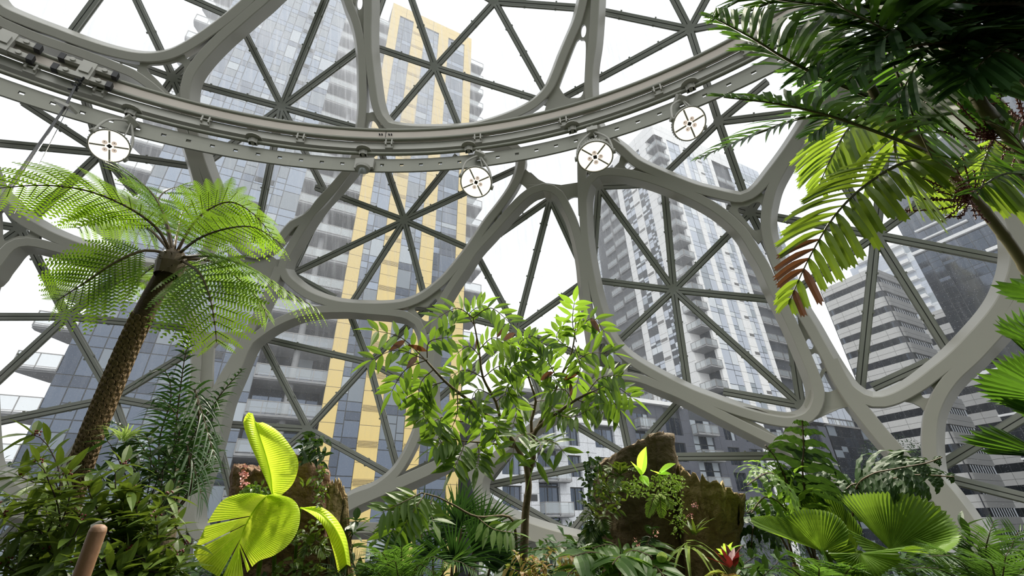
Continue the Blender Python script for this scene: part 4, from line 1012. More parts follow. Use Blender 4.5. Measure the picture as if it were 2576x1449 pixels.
FR = [([(432,640,4.25),(395,575,4.1),(320,520,3.9),(220,480,3.75),(110,466,3.6),(-10,474,3.5)], .50, 24, .35, UP),
 ([(434,635,4.25),(420,560,4.35),(385,490,4.5),(340,450,4.6),(300,436,4.7)], .42, 18, .25, UP),
 ([(430,640,4.25),(420,575,4.6),(400,500,4.9),(450,470,5.2),(520,490,5.3)], .45, 18, .3, UP),
 ([(445,635,4.25),(478,575,4.3),(520,530,4.4),(580,508,4.5),(640,540,4.55),(690,600,4.6)], .50, 24, .35, UP),
 ([(448,640,4.25),(500,600,4.1),(570,575,4.0),(640,572,3.9),(705,612,3.85)], .42, 22, .35, UP),
 ([(450,648,4.25),(540,645,4.1),(630,675,4.0),(710,725,3.9),(800,778,3.85)], .42, 24, .45, UP),
 ([(450,652,4.25),(500,685,4.0),(527,745,3.85),(540,810,3.8),(545,862,3.8)], .50, 20, .10, Vector((.3, -1, .1))),
 ([(450,650,4.25),(540,660,4.4),(610,710,4.5),(655,760,4.5),(675,800,4.5)], .38, 18, .35, UP),
 ([(428,640,4.25),(365,630,4.1),(290,660,3.95),(215,710,3.85),(145,755,3.8)], .46, 22, .2, Vector((.35, -.85, .15))),
 ([(432,650,4.25),(395,665,4.5),(350,700,4.7),(320,745,4.8)], .45, 16, .25, Vector((0, -.7, .6))),
 ([(438,655,4.25),(425,690,4.6),(418,730,4.8),(400,770,4.9)], .42, 15, .2, Vector((0, -.9, .5))),
 ([(432,638,4.25),(380,580,4.3),(320,550,4.4),(250,550,4.45),(195,575,4.5)], .40, 20, .4, UP),
 ([(440,650,4.25),(475,690,4.7),(480,740,5.0),(470,790,5.1)], .40, 15, .2, Vector((0, -.9, .5))),
 ([(436,636,4.25),(450,570,4.8),(470,520,5.2),(540,500,5.6)], .45, 16, .3, UP)]
for sp_, pl, n_, dr, hi in FR: fern_frond(TF, sp_, pl, int(n_*.70), dr*.9, hi, pin=17)

# ------------------------------------------------------------------ lime palm seedling leaves
def patch(mb, mid, edge, n, amp, bulge, mi=0, rows=7, splits=(), notch=0.0, hint=None):
    """pleated blade between a midrib path and an edge path (both lists of 3D points)"""
    def samp(P, u):
        x = u*(len(P)-1); i = min(len(P)-2, int(x)); return P[i].lerp(P[i+1], x-i)
    for k in range(n):
        if k in splits: continue
        u0, u1 = k/n, (k+1)/n; um = (u0+u1)/2; b0 = len(mb.v)
        for j in range(rows+1):
            v = j/rows
            for u, z in ((u0, 0), (um, 1), (u1, 0)):
                m_ = samp(mid, u); e = samp(edge, u)
                if notch and u in (u0, u1): e = e.lerp(m_, notch)
                p = m_.lerp(e, v); out = (CAM-p).normalized() if hint is None else hint
                p = p + out*(bulge*math.sin(math.pi*v*.75)) + out*(amp*z*min(1, v*2.5))*(1 if not (v == 1) else .6)
                mb.v.append(tuple(p))
        for j in range(rows):
            for c in range(2):
                a = b0+j*3+c; mb.f.append((a, a+1, a+4, a+3)); mb.m.append(mi)
LP = empty('lime_palm', to_floor(at(690, 1449, 3.0)), 'young palm with three huge glowing lime yellow pleated leaves', 'palm')
def P3(l, d): return cr([at(x, y, (z[0] if z else d)) for x, y, *z in l], .02)
def leaf(parts, mid=None, label=None, w=.007, mats=None):
    mb = MB()
    for m_, e, n, kw in parts: patch(mb, m_, e, n, kw.pop('amp', .006), kw.pop('bulge', .05), **kw)
    if mid: mb.tube(mid, [w*(1-.6*i/len(mid)) for i in range(len(mid))], 6, 0)
    return mb.build('leaf', mats or [M['lime'], M['palmy']], LP if mats is None else None, smooth=False)
mid1 = P3([(690,1262),(684,1235),(680,1195),(668,1145),(652,1095),(634,1040)], 2.9)
leaf([(mid1, P3([(690,1262),(676,1225),(650,1165),(626,1110),(612,1062),(625,1037),(634,1040)], 2.86), 40, dict(bulge=.05)),
      (mid1, P3([(690,1262),(708,1246),(738,1215),(751,1165),(733,1125),(700,1085),(660,1062),(645,1066),(634,1040)], 3.0), 46, dict(bulge=.05))], mid1)
mid2 = P3([(672,1247),(648,1272),(626,1306),(610,1340),(602,1372)], 2.75)
leaf([(mid2, P3([(672,1247),(690,1243,2.8),(735,1255,2.85),(754,1285,2.85),(750,1330,2.8),(728,1368,2.75),(690,1397,2.7),(650,1412,2.68),(622,1440,2.66)], 2.8), 60, dict(bulge=.09, splits=(57,))),
      (mid2, P3([(672,1247),(625,1240,2.75),(565,1255,2.7),(530,1300,2.65),(505,1350,2.6),(487,1388,2.6),(500,1412,2.6),(506,1425,2.6),(540,1445,2.6),(575,1465,2.6),(612,1448,2.62)], 2.7), 58, dict(bulge=.07, splits=(27,36,50)))], mid2)
mid3 = P3([(756,1278,2.95),(800,1288,2.9),(838,1322,2.85),(862,1370,2.8),(872,1420,2.8)], 2.9)
leaf([(mid3, P3([(756,1278),(806,1275),(846,1305),(872,1355),(882,1425)], 2.95), 26, dict(bulge=.02)), (mid3, P3([(756,1278),(792,1300),(820,1335),(838,1385),(850,1440)], 2.85), 26, dict(bulge=.02))], mid3)
b = MB(); g0 = to_floor(at(690, 1449, 3.0))
b.tube([g0, at(690, 1440, 2.95), at(690, 1300, 2.95), at(690, 1255, 2.92)], [.02, .014, .01, .008], 8); b.tube([g0, at(650, 1440, 2.85), at(668, 1330, 2.8), at(672, 1249, 2.76)], [.02, .014, .01, .008], 8)
b.tube([g0, at(740, 1440, 3.1), at(748, 1340, 3.0), at(756, 1278, 2.95)], [.02, .012, .01, .007], 8); b.build('leaf_stalk', M['palmy'], LP)
# ------------------------------------------------------------------ tree stumps
def stump(name_label, cat, stations, depth, top_fn, mats, seed, flute=.06, nth=72, nz=34, rot=0.0):
    """stations: (py, left px, right px) from top to bottom; the shape is a fluted, noisy, hollow-topped trunk"""
    rs = random.Random(seed); ph = [rs.uniform(0, 6.28) for _ in range(8)]
    st = sorted(stations); y0, y1 = st[0][0], st[-1][0]
    base = at((st[-1][1]+st[-1][2])/2, st[-1][0], depth); root = empty('tree_stump', to_floor(base), name_label, cat)
    def row(y):
        for a, b in zip(st, st[1:]):
            if a[0] <= y <= b[0]:
                f = (y-a[0])/(b[0]-a[0]); return a[1]+(b[1]-a[1])*f, a[2]+(b[2]-a[2])*f
        return st[-1][1:]
    mb = MB(); rows = []
    right = (RM @ Vector((1, 0, 0))); right.z = 0; right.normalize(); back = Vector((-right.y, right.x, 0))
    zb = 0.0
    for j in range(nz+1):
        v = j/nz; ring = []
        for i in range(nth):
            th = 2*math.pi*i/nth
            # image row this angle reaches at the top (jagged rim)
            ty = top_fn(th)
            y = ty + (y1-ty)*min(1, v*1.0)
            l, r = row(max(y0, y)); c = at((l+r)/2, y, depth); R_ = (at(r, y, depth)-at(l, y, depth)).length/2
            fl = 1+flute*(math.sin(3*th+ph[0])*.9+math.sin(7*th+ph[1]+v*2)*.6+math.sin(12*th+ph[2]-v*1.5)*.45)+.02*math.sin(27*th+ph[3]+v*5)+.015*math.sin(40*v+3*th+ph[4])+rs.uniform(-.008, .008)
            ring.append(c + right*(math.cos(th)*R_*fl) + back*(math.sin(th)*R_*fl*.85+0*R_))
        rows.append(ring)
    # down to the floor
    rows.append([Vector((c.x, c.y, 0)) + (c-base)*0 for c in rows[-1]])
    # hollow inside
    cen = sum(rows[0], Vector())/nth
    inner = [p.lerp(cen, .16)-UP*.01 for p in rows[0]]; inner2 = [p.lerp(cen, .3)-UP*.18 for p in rows[0]]; inner3 = [p.lerp(cen, .9)-UP*.30 for p in rows[0]]
    allr = [inner3, inner2, inner]+rows
    vs = [p for r in allr for p in r]; fs = []
    for j in range(len(allr)-1):
        for i in range(nth): i2 = (i+1) % nth; fs.append((j*nth+i, (j+1)*nth+i, (j+1)*nth+i2, j*nth+i2))
    mb.add(vs, fs); mb.build('trunk', mats, root, smooth=True)
    return root
def jag(th, pts, amp, seed):
    """rim height in picture rows as a function of the angle (0 = right, pi = left; front is sin<0)"""
    x = (math.cos(th)+1)/2
    for a, b in zip(pts, pts[1:]):
        if a[0] <= x <= b[0]: y = a[1]+(b[1]-a[1])*(x-a[0])/(b[0]-a[0]); break
    else: y = pts[-1][1]
    return y + amp*(math.sin(th*23+seed)+.7*math.sin(th*41+seed*2)) + (8 if math.sin(th) < 0 else 0)
SR = stump('broad mossy hollow tree stump at the right with a leaning slab and small plants', 'stump', [(1085,1535,1690),(1120,1515,1690),(1170,1496,1695),(1250,1490,1720),(1350,1505,1735),(1449,1515,1760)], 3.15,
    lambda th: jag(th, [(0,1172),(.12,1150),(.35,1122),(.6,1098),(.8,1088),(.9,1098),(1,1150)], 4, 1), M['stump'], 3, .07)
rb = MB()
# ragged right flank of the stump, lower; its paler colour paints in the light
SR2 = stump('ragged rotten stump in pale lit tones leaning against the right side of the mossy stump', 'stump', [(1200,1690,1850),(1250,1690,1866),(1340,1700,1858),(1449,1705,1840)], 3.02,
    lambda th: jag(th, [(0,1170),(.2,1190),(.4,1208),(.65,1222),(.85,1240),(1,1262)], 9, 4), M['stump2'], 8, .09)
SL = stump('reddish brown hollow tree stump behind the lime palm leaves', 'stump', [(1145,610,818),(1200,600,826),(1300,596,836),(1400,606,850),(1449,600,855)], 3.35,
    lambda th: jag(th, [(0,1165),(.15,1172),(.4,1190),(.55,1160),(.75,1148),(.9,1150),(1,1185)], 5, 2), M['stump3'], 12, .08)
SL2 = stump('small splintered brown stump right of the hollow stump', 'stump', [(1215,822,868),(1300,822,872),(1449,825,885)], 3.2,
    lambda th: jag(th, [(0,1215),(.5,1205),(.8,1222),(1,1260)], 8, 5), M['stump2'], 21, .12, 40)
# upright slab on the right stump
b = MB(); pth = cr([at(1668,1210,3.0), at(1668,1150,3.02), at(1662,1092,3.05)], .03); b.tube(pth, [.085*(1+.06*math.sin(i*1.7)) for i in range(len(pth))], 14); b.build('slab', M['stump'], SR, smooth=True)

# ------------------------------------------------------------------ small plants
def tuft(label, name, cat, px, py, d, n, L, W, mt, prof='lance', lean=.6, droop=.3, group=None, stalk=True, hint=None, seg=5, part_='leaf_cluster'):
    base = at(px, py, d); o = empty(name, base, label, cat, group); mb = MB()
    toc = (CAM-base).normalized()
    for i in range(n):
        a = 2*math.pi*(i+rf.random())/n; el = rf.uniform(.35, 1.0) if hint is None else hint
        dd = Vector((math.cos(a)*(1-el*.5), math.sin(a)*(1-el*.5), el)); dd = (dd + toc*.15).normalized()
        blade(mb, base+Vector((rf.uniform(-.02, .02), rf.uniform(-.02, .02), rf.uniform(-.02, .02))), dd, UP if el < .9 else toc, L*rf.uniform(.6, 1.1), W*rf.uniform(.8, 1.1), prof, droop, .12, 0, seg, rf.uniform(-.4, .4))
    mb.build(part_, mt, o); return o
def leafy(label, name, cat, stems, leafL, leafW, mt, per=9, group=None, whorl=5, rad=.006, prof='ellip', twig=None, spread=.9, droop=.25, root_floor=True, flowers=None, tipmat=None):
    """a shrub: each stem is a list of (px,py,depth) stations, leaves in whorls towards its tip"""
    tips = [cr([at(*s) for s in st], .04) for st in stems]
    base = to_floor(tips[0][0]); o = empty(name, base, label, cat, group); sm = MB(); lm = MB()
    if root_floor:
        for P in tips[:3]: sm.tube([to_floor(P[0]), P[0]], rad*1.5, 6)
    fl = MB()
    for P in tips:
        N = len(P); sm.tube(P, [rad*(1-.6*i/(N-1)) for i in range(N)], 6)
        for k in range(per):
            u = 1-(k/per)**1.2*.85; i = max(1, min(N-1, int(u*(N-1)))); t = (P[i]-P[i-1]).normalized()
            a0 = k*2.4; nn = normal_on(t, UP); s = t.cross(nn)
            m_ = whorl if k == 0 else max(2, whorl-2)
            for j in range(m_):
                a = a0+2*math.pi*j/m_+rf.uniform(-.3, .3); d = (t*rf.uniform(.25, .7)+(nn*math.cos(a)+s*math.sin(a))*spread)
                d = d + UP*.12
                blade(lm, P[i], d, normal_on(d.normalized(), UP), leafL*rf.uniform(.65, 1.1), leafW*rf.uniform(.8, 1.1), prof, droop*rf.uniform(.5, 1.5), .10, 0, 5, rf.uniform(-.3, .3))
        if flowers:
            for j in range(9): c = P[-1]+Vector((rf.uniform(-.018, .018), rf.uniform(-.018, .018), rf.uniform(0, .03))); fl.lathe([(.001, .006), (.006, 0), (.001, -.006)], Matrix.Translation(c), 6)
    sm.build('stem', twig or M['barkdk'], o); lm.build('leaf_cluster', mt, o)
    if flowers: fl.build('bud_cluster', flowers, o)['kind'] = 'stuff'
    return o
# ---- glossy shrub, lower left
S1 = [[(60,1500,2.5),(150,1330,2.4),(110,1180,2.3),(95,1165,2.3)],[(60,1500,2.5),(120,1300,2.6),(60,1255,2.7),(-5,1270,2.7)],[(60,1500,2.5),(150,1240,2.5),(120,1120,2.6),(85,1095,2.6)],
 [(60,1500,2.5),(110,1350,2.4),(55,1340,2.3),(20,1390,2.3)],[(60,1500,2.5),(150,1400,2.2),(190,1340,2.2),(205,1310,2.2)],[(60,1500,2.5),(40,1440,2.2),(10,1420,2.2)],[(60,1500,2.5),(150,1240,2.5),(90,1215,2.5),(50,1200,2.45)],
 [(60,1500,2.5),(130,1280,2.5),(70,1290,2.5),(10,1300,2.45)],[(60,1500,2.5),(100,1420,2.4),(90,1395,2.4),(70,1380,2.4)],[(60,1500,2.5),(160,1300,2.4),(175,1230,2.4),(165,1195,2.4)],[(60,1500,2.5),(160,1420,2.3),(140,1400,2.3),(120,1385,2.3)]]
leafy('glossy green shrub in the lower left corner with long elliptical leaves before the fern trunk', 'glossy_shrub', 'shrub', S1, .19, .046, M['shrub'], 9, 'glossy shrubs in the lower left', 6, flowers=M['red'])
S2 = [[(330,1500,2.3),(290,1380,2.3),(225,1240,2.3),(222,1225,2.3)],[(330,1500,2.3),(330,1380,2.3),(310,1250,2.4),(325,1235,2.4)],[(330,1500,2.3),(390,1380,2.3),(395,1320,2.3),(390,1300,2.3)],[(330,1500,2.3),(270,1430,2.1),(262,1400,2.1)],
 [(330,1500,2.3),(380,1440,2.2),(350,1400,2.2),(320,1390,2.2)],[(330,1500,2.3),(440,1430,2.3),(450,1400,2.3)],[(330,1500,2.3),(300,1330,2.4),(262,1290,2.4),(205,1300,2.4)],[(330,1500,2.3),(350,1330,2.5),(400,1280,2.5),(420,1250,2.5)],
 [(330,1500,2.3),(300,1440,2.1),(220,1440,2.1),(190,1420,2.1)],[(330,1500,2.3),(420,1330,2.5),(455,1345,2.5),(470,1370,2.5)],[(330,1500,2.3),(300,1320,2.5),(290,1190,2.5),(310,1170,2.5)],[(330,1500,2.3),(340,1440,2.2),(400,1440,2.2),(430,1470,2.2)],
 [(330,1500,2.3),(310,1350,2.35),(300,1300,2.35),(290,1290,2.35)],[(330,1500,2.3),(360,1350,2.35),(345,1290,2.35),(340,1270,2.4)]]
leafy('dense glossy green shrub with upright leaf whorls between the fern trunk and the lime palm', 'glossy_shrub', 'shrub', S2, .17, .046, M['shrub'], 10, 'glossy shrubs in the lower left', 6, flowers=M['red'])
S3 = [[(330,1450,3.6),(330,1250,3.6),(290,1140,3.5),(270,1110,3.5)],[(330,1450,3.6),(380,1250,3.6),(440,1120,3.6),(450,1085,3.6)],[(330,1450,3.6),(370,1250,3.6),(380,1150,3.6),(370,1100,3.6)],[(330,1450,3.6),(350,1250,3.6),(330,1160,3.6),(320,1120,3.6)],[(330,1450,3.6),(400,1300,3.6),(430,1240,3.5),(440,1200,3.5)],[(330,1450,3.6),(400,1250,3.6),(410,1180,3.6),(420,1150,3.6)],[(330,1450,3.6),(330,1300,3.6),(270,1220,3.5),(250,1190,3.5)],
 [(330,1450,3.6),(340,1330,3.5),(350,1230,3.5),(355,1200,3.5)]]
leafy('dark leafy shrub behind the glossy shrub below the dark feather palm', 'dark_shrub', 'shrub', S3, .17, .045, M['shrubdk'], 9, None, 6)
# grassy dry tuft
tuft('tuft of thin yellowing grassy leaves beside the fern trunk', 'grass_tuft', 'grass', 310,1105,3.4, 40, .28, .012, M['cream'], 'grass', .5, .5)
# ---- dark feather palm behind the fern trunk
DP = empty('feather_palm', to_floor(at(430,1449,4.2)), 'dark feather palm with long drooping narrow leaflets right of the fern trunk', 'palm')
for sp_, L, n_ in (([(430,1300,4.3),(440,1100,4.2),(460,930,4.0),(475,850,3.9),(478,815,3.9)], .42, 26), ([(420,1300,4.3),(470,1130,4.1),(550,1000,3.9),(610,930,3.8)], .40, 26), ([(410,1300,4.3),(400,1120,4.2),(430,1000,4.1),(410,930,4.0),(350,960,3.9)], .38, 22),
  ([(430,1300,4.3),(470,1180,4.0),(500,1060,3.9),(490,980,3.8),(540,1150,3.6)], .44, 24), ([(420,1300,4.3),(390,1180,4.2),(330,1090,4.1),(280,1060,4.1)], .36, 20), ([(430,1300,4.3),(500,1200,4.2),(530,1120,4.1),(540,1090,4.0)], .42, 22), ([(430,1300,4.3),(440,1180,4.0),(450,1060,3.9),(400,1000,3.8),(380,1010,3.8)], .38, 20),
  ([(430,1300,4.2),(480,1230,4.0),(470,1120,3.8),(510,1260,3.7)], .44, 20)):
    feather(DP, sp_, L, .026, [M['palmdk'], M['fernstem']], 'frond', n_, 55, 'grass', .75, .012, Vector((0, -.3, 1)), .25, rf and True)
b = MB(); b.tube([to_floor(at(430,1449,4.25)), at(430,1300,4.25), at(440,1180,4.25)], [.09, .07, .03], 10); b.build('stem', M['bark'], DP)
# ---- wooden stake
b = MB(); pth = cr([at(150,1600,1.7), at(205,1449,1.75), at(246,1335,1.8)], .03); b.tube([to_floor(pth[0])]+pth, [.029]*(len(pth)+1), 16)
b.lathe([(.029, 0), (.026, .012), (.016, .02), (.001, .023)], Matrix.Translation(pth[-1]) @ (pth[-1]-pth[-2]).to_track_quat('Z', 'Y').to_matrix().to_4x4(), 16)
tag(b.build('wooden_stake', M['wood'], None, smooth=True, sharp=60), 'round reddish wooden stake with rounded tip in the lower left', 'stake')

# ---- slender tree in the middle
CT = empty('slender_tree', to_floor(at(1313,1449,3.9)), 'slender young tree in the centre with dark forking branches and feathery compound leaves', 'tree')
def branch(spec, r0, r1): 
    P = axis_pts(spec, .06); N = len(P); b = MB(); b.tube(P, [r0+(r1-r0)*i/(N-1) for i in range(N)], 8); b.build('branch', M['bark'], CT, smooth=True); return P
P = [to_floor(at(1313,1449,3.9))]+axis_pts([(1312,1440,3.9),(1318,1380,3.9),(1322,1290,3.9),(1330,1220,3.85),(1322,1160,3.8)], .06)
b = MB(); b.tube(P, [.042-.018*i/(len(P)-1) for i in range(len(P))], 12); b.build('trunk', M['bark'], CT, smooth=True)
branch([(1325,1200,3.85),(1342,1150,3.82),(1340,1110,3.8),(1350,1080,3.75),(1400,1040,3.65),(1450,1005,3.55),(1490,985,3.5)], .026, .008)
branch([(1322,1165,3.8),(1300,1125,3.75),(1265,1075,3.7),(1225,1045,3.65),(1170,1000,3.6),(1120,960,3.5),(1070,905,3.45)], .022, .007)
branch([(1262,1072,3.7),(1247,1010,3.7),(1215,950,3.7),(1205,880,3.7),(1190,800,3.65)], .015, .005)
branch([(1340,1110,3.8),(1336,1060,3.8),(1348,1010,3.8),(1330,950,3.8),(1320,890,3.75)], .016, .005)
branch([(1350,1080,3.75),(1385,1010,3.7),(1410,950,3.7),(1440,880,3.7),(1450,790,3.7)], .014, .004)
branch([(1300,1125,3.75),(1230,1115,3.6),(1170,1110,3.5)], .012, .005)
branch([(1225,1045,3.65),(1160,1060,3.6),(1110,1050,3.5)], .010, .004)
CL = []
def compound(spec, L, W, n, mt=None, droop=.16):
    P = axis_pts(spec, .03); mb = MB(); N = len(P); mb.tube(P, [.005*(1-.6*i/(N-1)) for i in range(N)], 5, 1)
    for k in range(n):
        u = .12+.88*(k+.5)/n; i = min(N-2, int(u*(N-1))); p = P[i].lerp(P[i+1], u*(N-1)-i); t = (P[i+1]-P[i]).normalized()
        hint = (UP*.45+(CAM-p).normalized()*.8); nn = normal_on(t, hint); s = t.cross(nn)
        for sd in (1, -1):
            d = t*rf.uniform(.45, .7)+s*sd*1.0+nn*rf.uniform(-.15, .1)
            blade(mb, p, d, nn, L*rf.uniform(.8, 1.05), W, 'ellip', droop*rf.uniform(.6, 1.5), .10, 0 if rf.random() > .012 else 2, 5, rf.uniform(-.35, .35))
    blade(mb, P[-1], P[-1]-P[-3], normal_on((P[-1]-P[-3]).normalized(), UP), L, W, 'ellip', droop)
    mb.build('compound_leaf', [mt or M['tree'], M['bark'], M['brown']], CT)
leaves = [((1190,800,3.65),(1150,775,3.6),(1100,800,3.5)),((1190,800,3.65),(1235,775,3.6),(1285,815,3.5)),((1195,820,3.65),(1180,790,3.7),(1215,765,3.7)),
 ((1070,905,3.45),(1010,850,3.4),(945,832,3.3)),((1070,905,3.45),(1000,880,3.35),(935,905,3.3)),((1075,905,3.45),(1020,930,3.4),(985,985,3.35)),((1075,900,3.45),(1080,860,3.4),(1130,848,3.4)),((1090,930,3.5),(1060,960,3.45),(1050,1010,3.4)),
 ((1120,960,3.5),(1075,980,3.45),(1065,1050,3.4)),((1150,985,3.55),(1150,1040,3.5),(1130,1090,3.5)),((1450,860,3.7),(1440,810,3.65),(1445,760,3.6)),((1450,830,3.7),(1490,800,3.65),(1520,835,3.6)),((1445,870,3.7),(1460,920,3.6),(1450,970,3.6)),
 ((1440,880,3.7),(1400,850,3.7),(1415,820,3.7)),((1420,930,3.7),(1480,890,3.6),(1540,890,3.5)),((1490,985,3.5),(1540,970,3.4),(1590,1000,3.35)),((1490,985,3.5),(1530,1000,3.4),(1560,1030,3.35)),((1480,985,3.5),(1510,950,3.5),(1560,945,3.4)),((1450,1005,3.55),(1490,1020,3.5),(1520,1040,3.4)),
 ((1440,1010,3.6),(1420,980,3.5),(1380,985,3.5)),((1205,880,3.7),(1240,850,3.6),(1290,865,3.6)),((1210,900,3.7),(1180,870,3.6),(1150,890,3.6)),((1215,950,3.7),(1260,920,3.65),(1310,935,3.6)),((1215,950,3.7),(1170,930,3.7),(1130,950,3.6)),((1245,1000,3.7),(1200,980,3.6),(1180,1030,3.5)),
 ((1247,1010,3.7),(1280,990,3.6),(1300,1030,3.6)),((1320,890,3.75),(1290,870,3.7),(1255,885,3.6)),((1320,890,3.75),(1350,860,3.7),(1390,880,3.6)),((1330,950,3.8),(1370,930,3.7),(1400,960,3.6)),((1330,950,3.8),(1290,950,3.7),(1270,990,3.6)),((1348,1010,3.8),(1380,1010,3.7),(1400,1050,3.6)),
 ((1345,1020,3.8),(1310,1020,3.7),(1290,1070,3.6)),((1340,1090,3.75),(1300,1100,3.4),(1290,1150,3.3)),((1345,1110,3.75),(1390,1110,3.4),(1420,1140,3.3)),((1345,1105,3.75),(1360,1120,3.4),(1345,1170,3.3)),((1170,1110,3.5),(1130,1105,3.4),(1090,1125,3.3)),((1170,1110,3.5),(1160,1140,3.4),(1140,1180,3.3)),((1200,1112,3.55),(1205,1140,3.5),(1200,1175,3.4)),
 ((1110,1050,3.5),(1080,1060,3.4),(1060,1030,3.4)),((1110,1050,3.5),(1100,1090,3.4),(1120,1130,3.4)),((1260,960,3.7),(1290,920,3.6),(1330,905,3.6)),((1400,950,3.7),(1370,900,3.6),(1340,925,3.6)),((1230,1045,3.65),(1250,1080,3.5),(1240,1120,3.5)),((1400,1040,3.65),(1440,1050,3.5),(1480,1030,3.4)),((1180,1005,3.6),(1210,1040,3.5),(1215,1080,3.5)),((1300,910,3.7),(1310,860,3.7),(1340,845,3.7))]
for s_ in leaves: compound(s_, .165, .048, 6)
# low side branch with drooping leaves on the left
branch([(1300,1440,3.85),(1298,1350,3.8),(1280,1300,3.7),(1200,1300,3.6),(1140,1270,3.5),(1100,1250,3.4),(1060,1240,3.3)], .014, .005)
for s_ in (((1060,1240,3.3),(1020,1260,3.2),(960,1290,3.1)), ((1070,1242,3.3),(1050,1270,3.2),(1020,1320,3.1)), ((1090,1248,3.4),(1080,1280,3.3),(1090,1310,3.2)), ((1060,1240,3.3),(1010,1280,3.2),(985,1340,3.1)), ((1200,1300,3.6),(1240,1330,3.5),(1290,1340,3.4))): compound(s_, .165, .048, 6)

# ------------------------------------------------------------------ fan palms
def fan(parent, hub, rim, n, name='fan_leaf', mats=None, amp=.012, bulge=.03, notch=.05, step=.02, rows=8):
    H = at(*hub); E = cr([at(*r) for r in rim], step); mb = MB(); patch(mb, [H]*2, E, n, amp, bulge, 0, rows, (), notch); return mb.build(name, mats or [M['licuala']], parent)
FP_ = empty('fan_palm', to_floor(at(2130,1449,2.7)), 'fan palm with huge round pleated bright green leaves at the lower right', 'palm')
fan(FP_, (2240,1385,2.55), [(2110,1225,2.6),(2108,1280,2.5),(2100,1242,2.62),(2150,1240,2.66),(2200,1236,2.72),(2260,1236,2.72),(2310,1244,2.7),(2350,1262,2.65),(2385,1288,2.6),(2410,1320,2.5),(2420,1355,2.4),(2400,1380,2.3),(2370,1395,2.25),(2320,1385,2.2)][2:], 46, bulge=-.06)
fan(FP_, (2068,1388,2.45), [(1960,1345,2.25),(1900,1325,2.3),(1888,1302,2.35),(1930,1296,2.45),(1975,1300,2.5),(2000,1285,2.5),(2050,1280,2.52),(2095,1290,2.5),(2125,1315,2.45),(2138,1345,2.4),(2130,1372,2.4)], 44, bulge=.04, amp=.009, notch=.02)
fan(FP_, (2150,1400,2.75), [(2020,1290,2.9),(2015,1245,2.9),(2060,1237,2.9),(2100,1250,2.88),(2140,1290,2.85),(2170,1330,2.8)], 26, bulge=.03)
fan(FP_, (2165,1392,2.3), [(2080,1390,2.35),(2110,1420,2.3),(2150,1455,2.25),(2190,1470,2.2),(2230,1440,2.15),(2270,1412,2.1),(2262,1390,2.1),(2295,1372,2.1),(2330,1380,2.15)], 30, bulge=.04)
fan(FP_, (2080,1400,2.65), [(2090,1340,2.6),(2130,1350,2.6),(2165,1395,2.55),(2180,1440,2.5),(2150,1440,2.5)], 18, bulge=.02)
fan(FP_, (2240,1385,2.6), [(2130,1330,2.55),(2160,1372,2.5),(2190,1400,2.45),(2210,1405,2.4)], 10, bulge=.01)
b = MB()
for x, y, d in ((2240,1385,2.57),(2068,1388,2.47),(2165,1392,2.33),(2150,1400,2.76)): b.tube(cr([to_floor(at(2130,1449,2.7)), at(2130,1449,2.7).lerp(at(x, y, d), .5)-UP*.12, at(x, y, d)], .1), .014, 8)
b.build('leaf_stalk', M['palmy'], FP_)
# dark fan palm in the lower middle
def ray_fan(parent, hub, toward, L, n, W, mt, spread=2.4, name='fan_leaf', droop=.15, up=None):
    H = at(*hub); d0 = (at(*toward)-H).normalized(); v = (CAM-H).normalized(); nrm = (v-d0*v.dot(d0)).normalized() if up is None else up; s = d0.cross(nrm); mb = MB()
    for i in range(n):
        a = spread*(i/(n-1)-.5)+rf.uniform(-.03, .03); d = d0*math.cos(a)+s*math.sin(a)+nrm*rf.uniform(-.12, .12); blade(mb, H, d, nrm, L*(1-.12*abs(a))*rf.uniform(.85, 1.05), W, 'grass', droop, .2, 0, 5, rf.uniform(-.4, .4))
    return mb.build(name, mt, parent)
DF = empty('dark_fan_palm', to_floor(at(1100,1449,4.0)), 'dark fan palm with thin radiating fingers in the lower middle', 'palm')
hubs = [((1120,1345,3.9),(1150,1250,3.9)),((1060,1330,4.0),(1030,1260,4.0)),((1150,1300,4.1),(1200,1260,4.1)),((1190,1390,3.7),(1240,1350,3.7)),((1090,1400,3.7),(1050,1370,3.6)),((1160,1330,3.8),(1090,1290,3.7)),((1210,1340,4.0),(1250,1290,4.0)),((1020,1400,3.8),(970,1360,3.8)),((1140,1420,3.5),(1160,1340,3.5)),((1235,1420,3.7),(1280,1390,3.7))]
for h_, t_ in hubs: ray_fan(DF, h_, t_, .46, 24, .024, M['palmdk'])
b = MB()
for h_, t_ in hubs: b.tube(cr([to_floor(at(1100,1449,4.0)), at(*h_).lerp(to_floor(at(1100,1449,4.0)), .4)-UP*.05, at(*h_)], .15), .010, 6)
b.build('leaf_stalk', M['fernstem'], DF)
# dark broad leaves at the right edge
RE = empty('fishtail_palm', to_floor(at(2700,1449,2.2)), 'dark green palm with broad ragged fan-shaped leaves entering at the right edge', 'palm')
def ragged(hub, rim, n, mt=M['palm']): return fan(RE, hub, rim, n, 'leaf', [mt], .010, .03, .14, .02, 6)
ragged((2640,1150,1.9), [(2560,1100,2.0),(2480,1065,2.05),(2430,1085,2.05),(2405,1100,2.05),(2430,1118,2.02),(2470,1125,2.0),(2460,1142,1.98),(2530,1135,1.95),(2600,1130,1.95)], 14)
ragged((2660,960,1.9), [(2600,880,2.0),(2540,850,2.0),(2500,800,2.05),(2520,790,2.0),(2576,770,2.0),(2640,800,2.0)], 14)
ragged((2680,1010,1.9), [(2560,1030,2.0),(2480,1010,2.05),(2450,975,2.05),(2440,950,2.05),(2480,925,2.0),(2490,905,2.0),(2560,880,2.0),(2620,890,2.0)], 18)
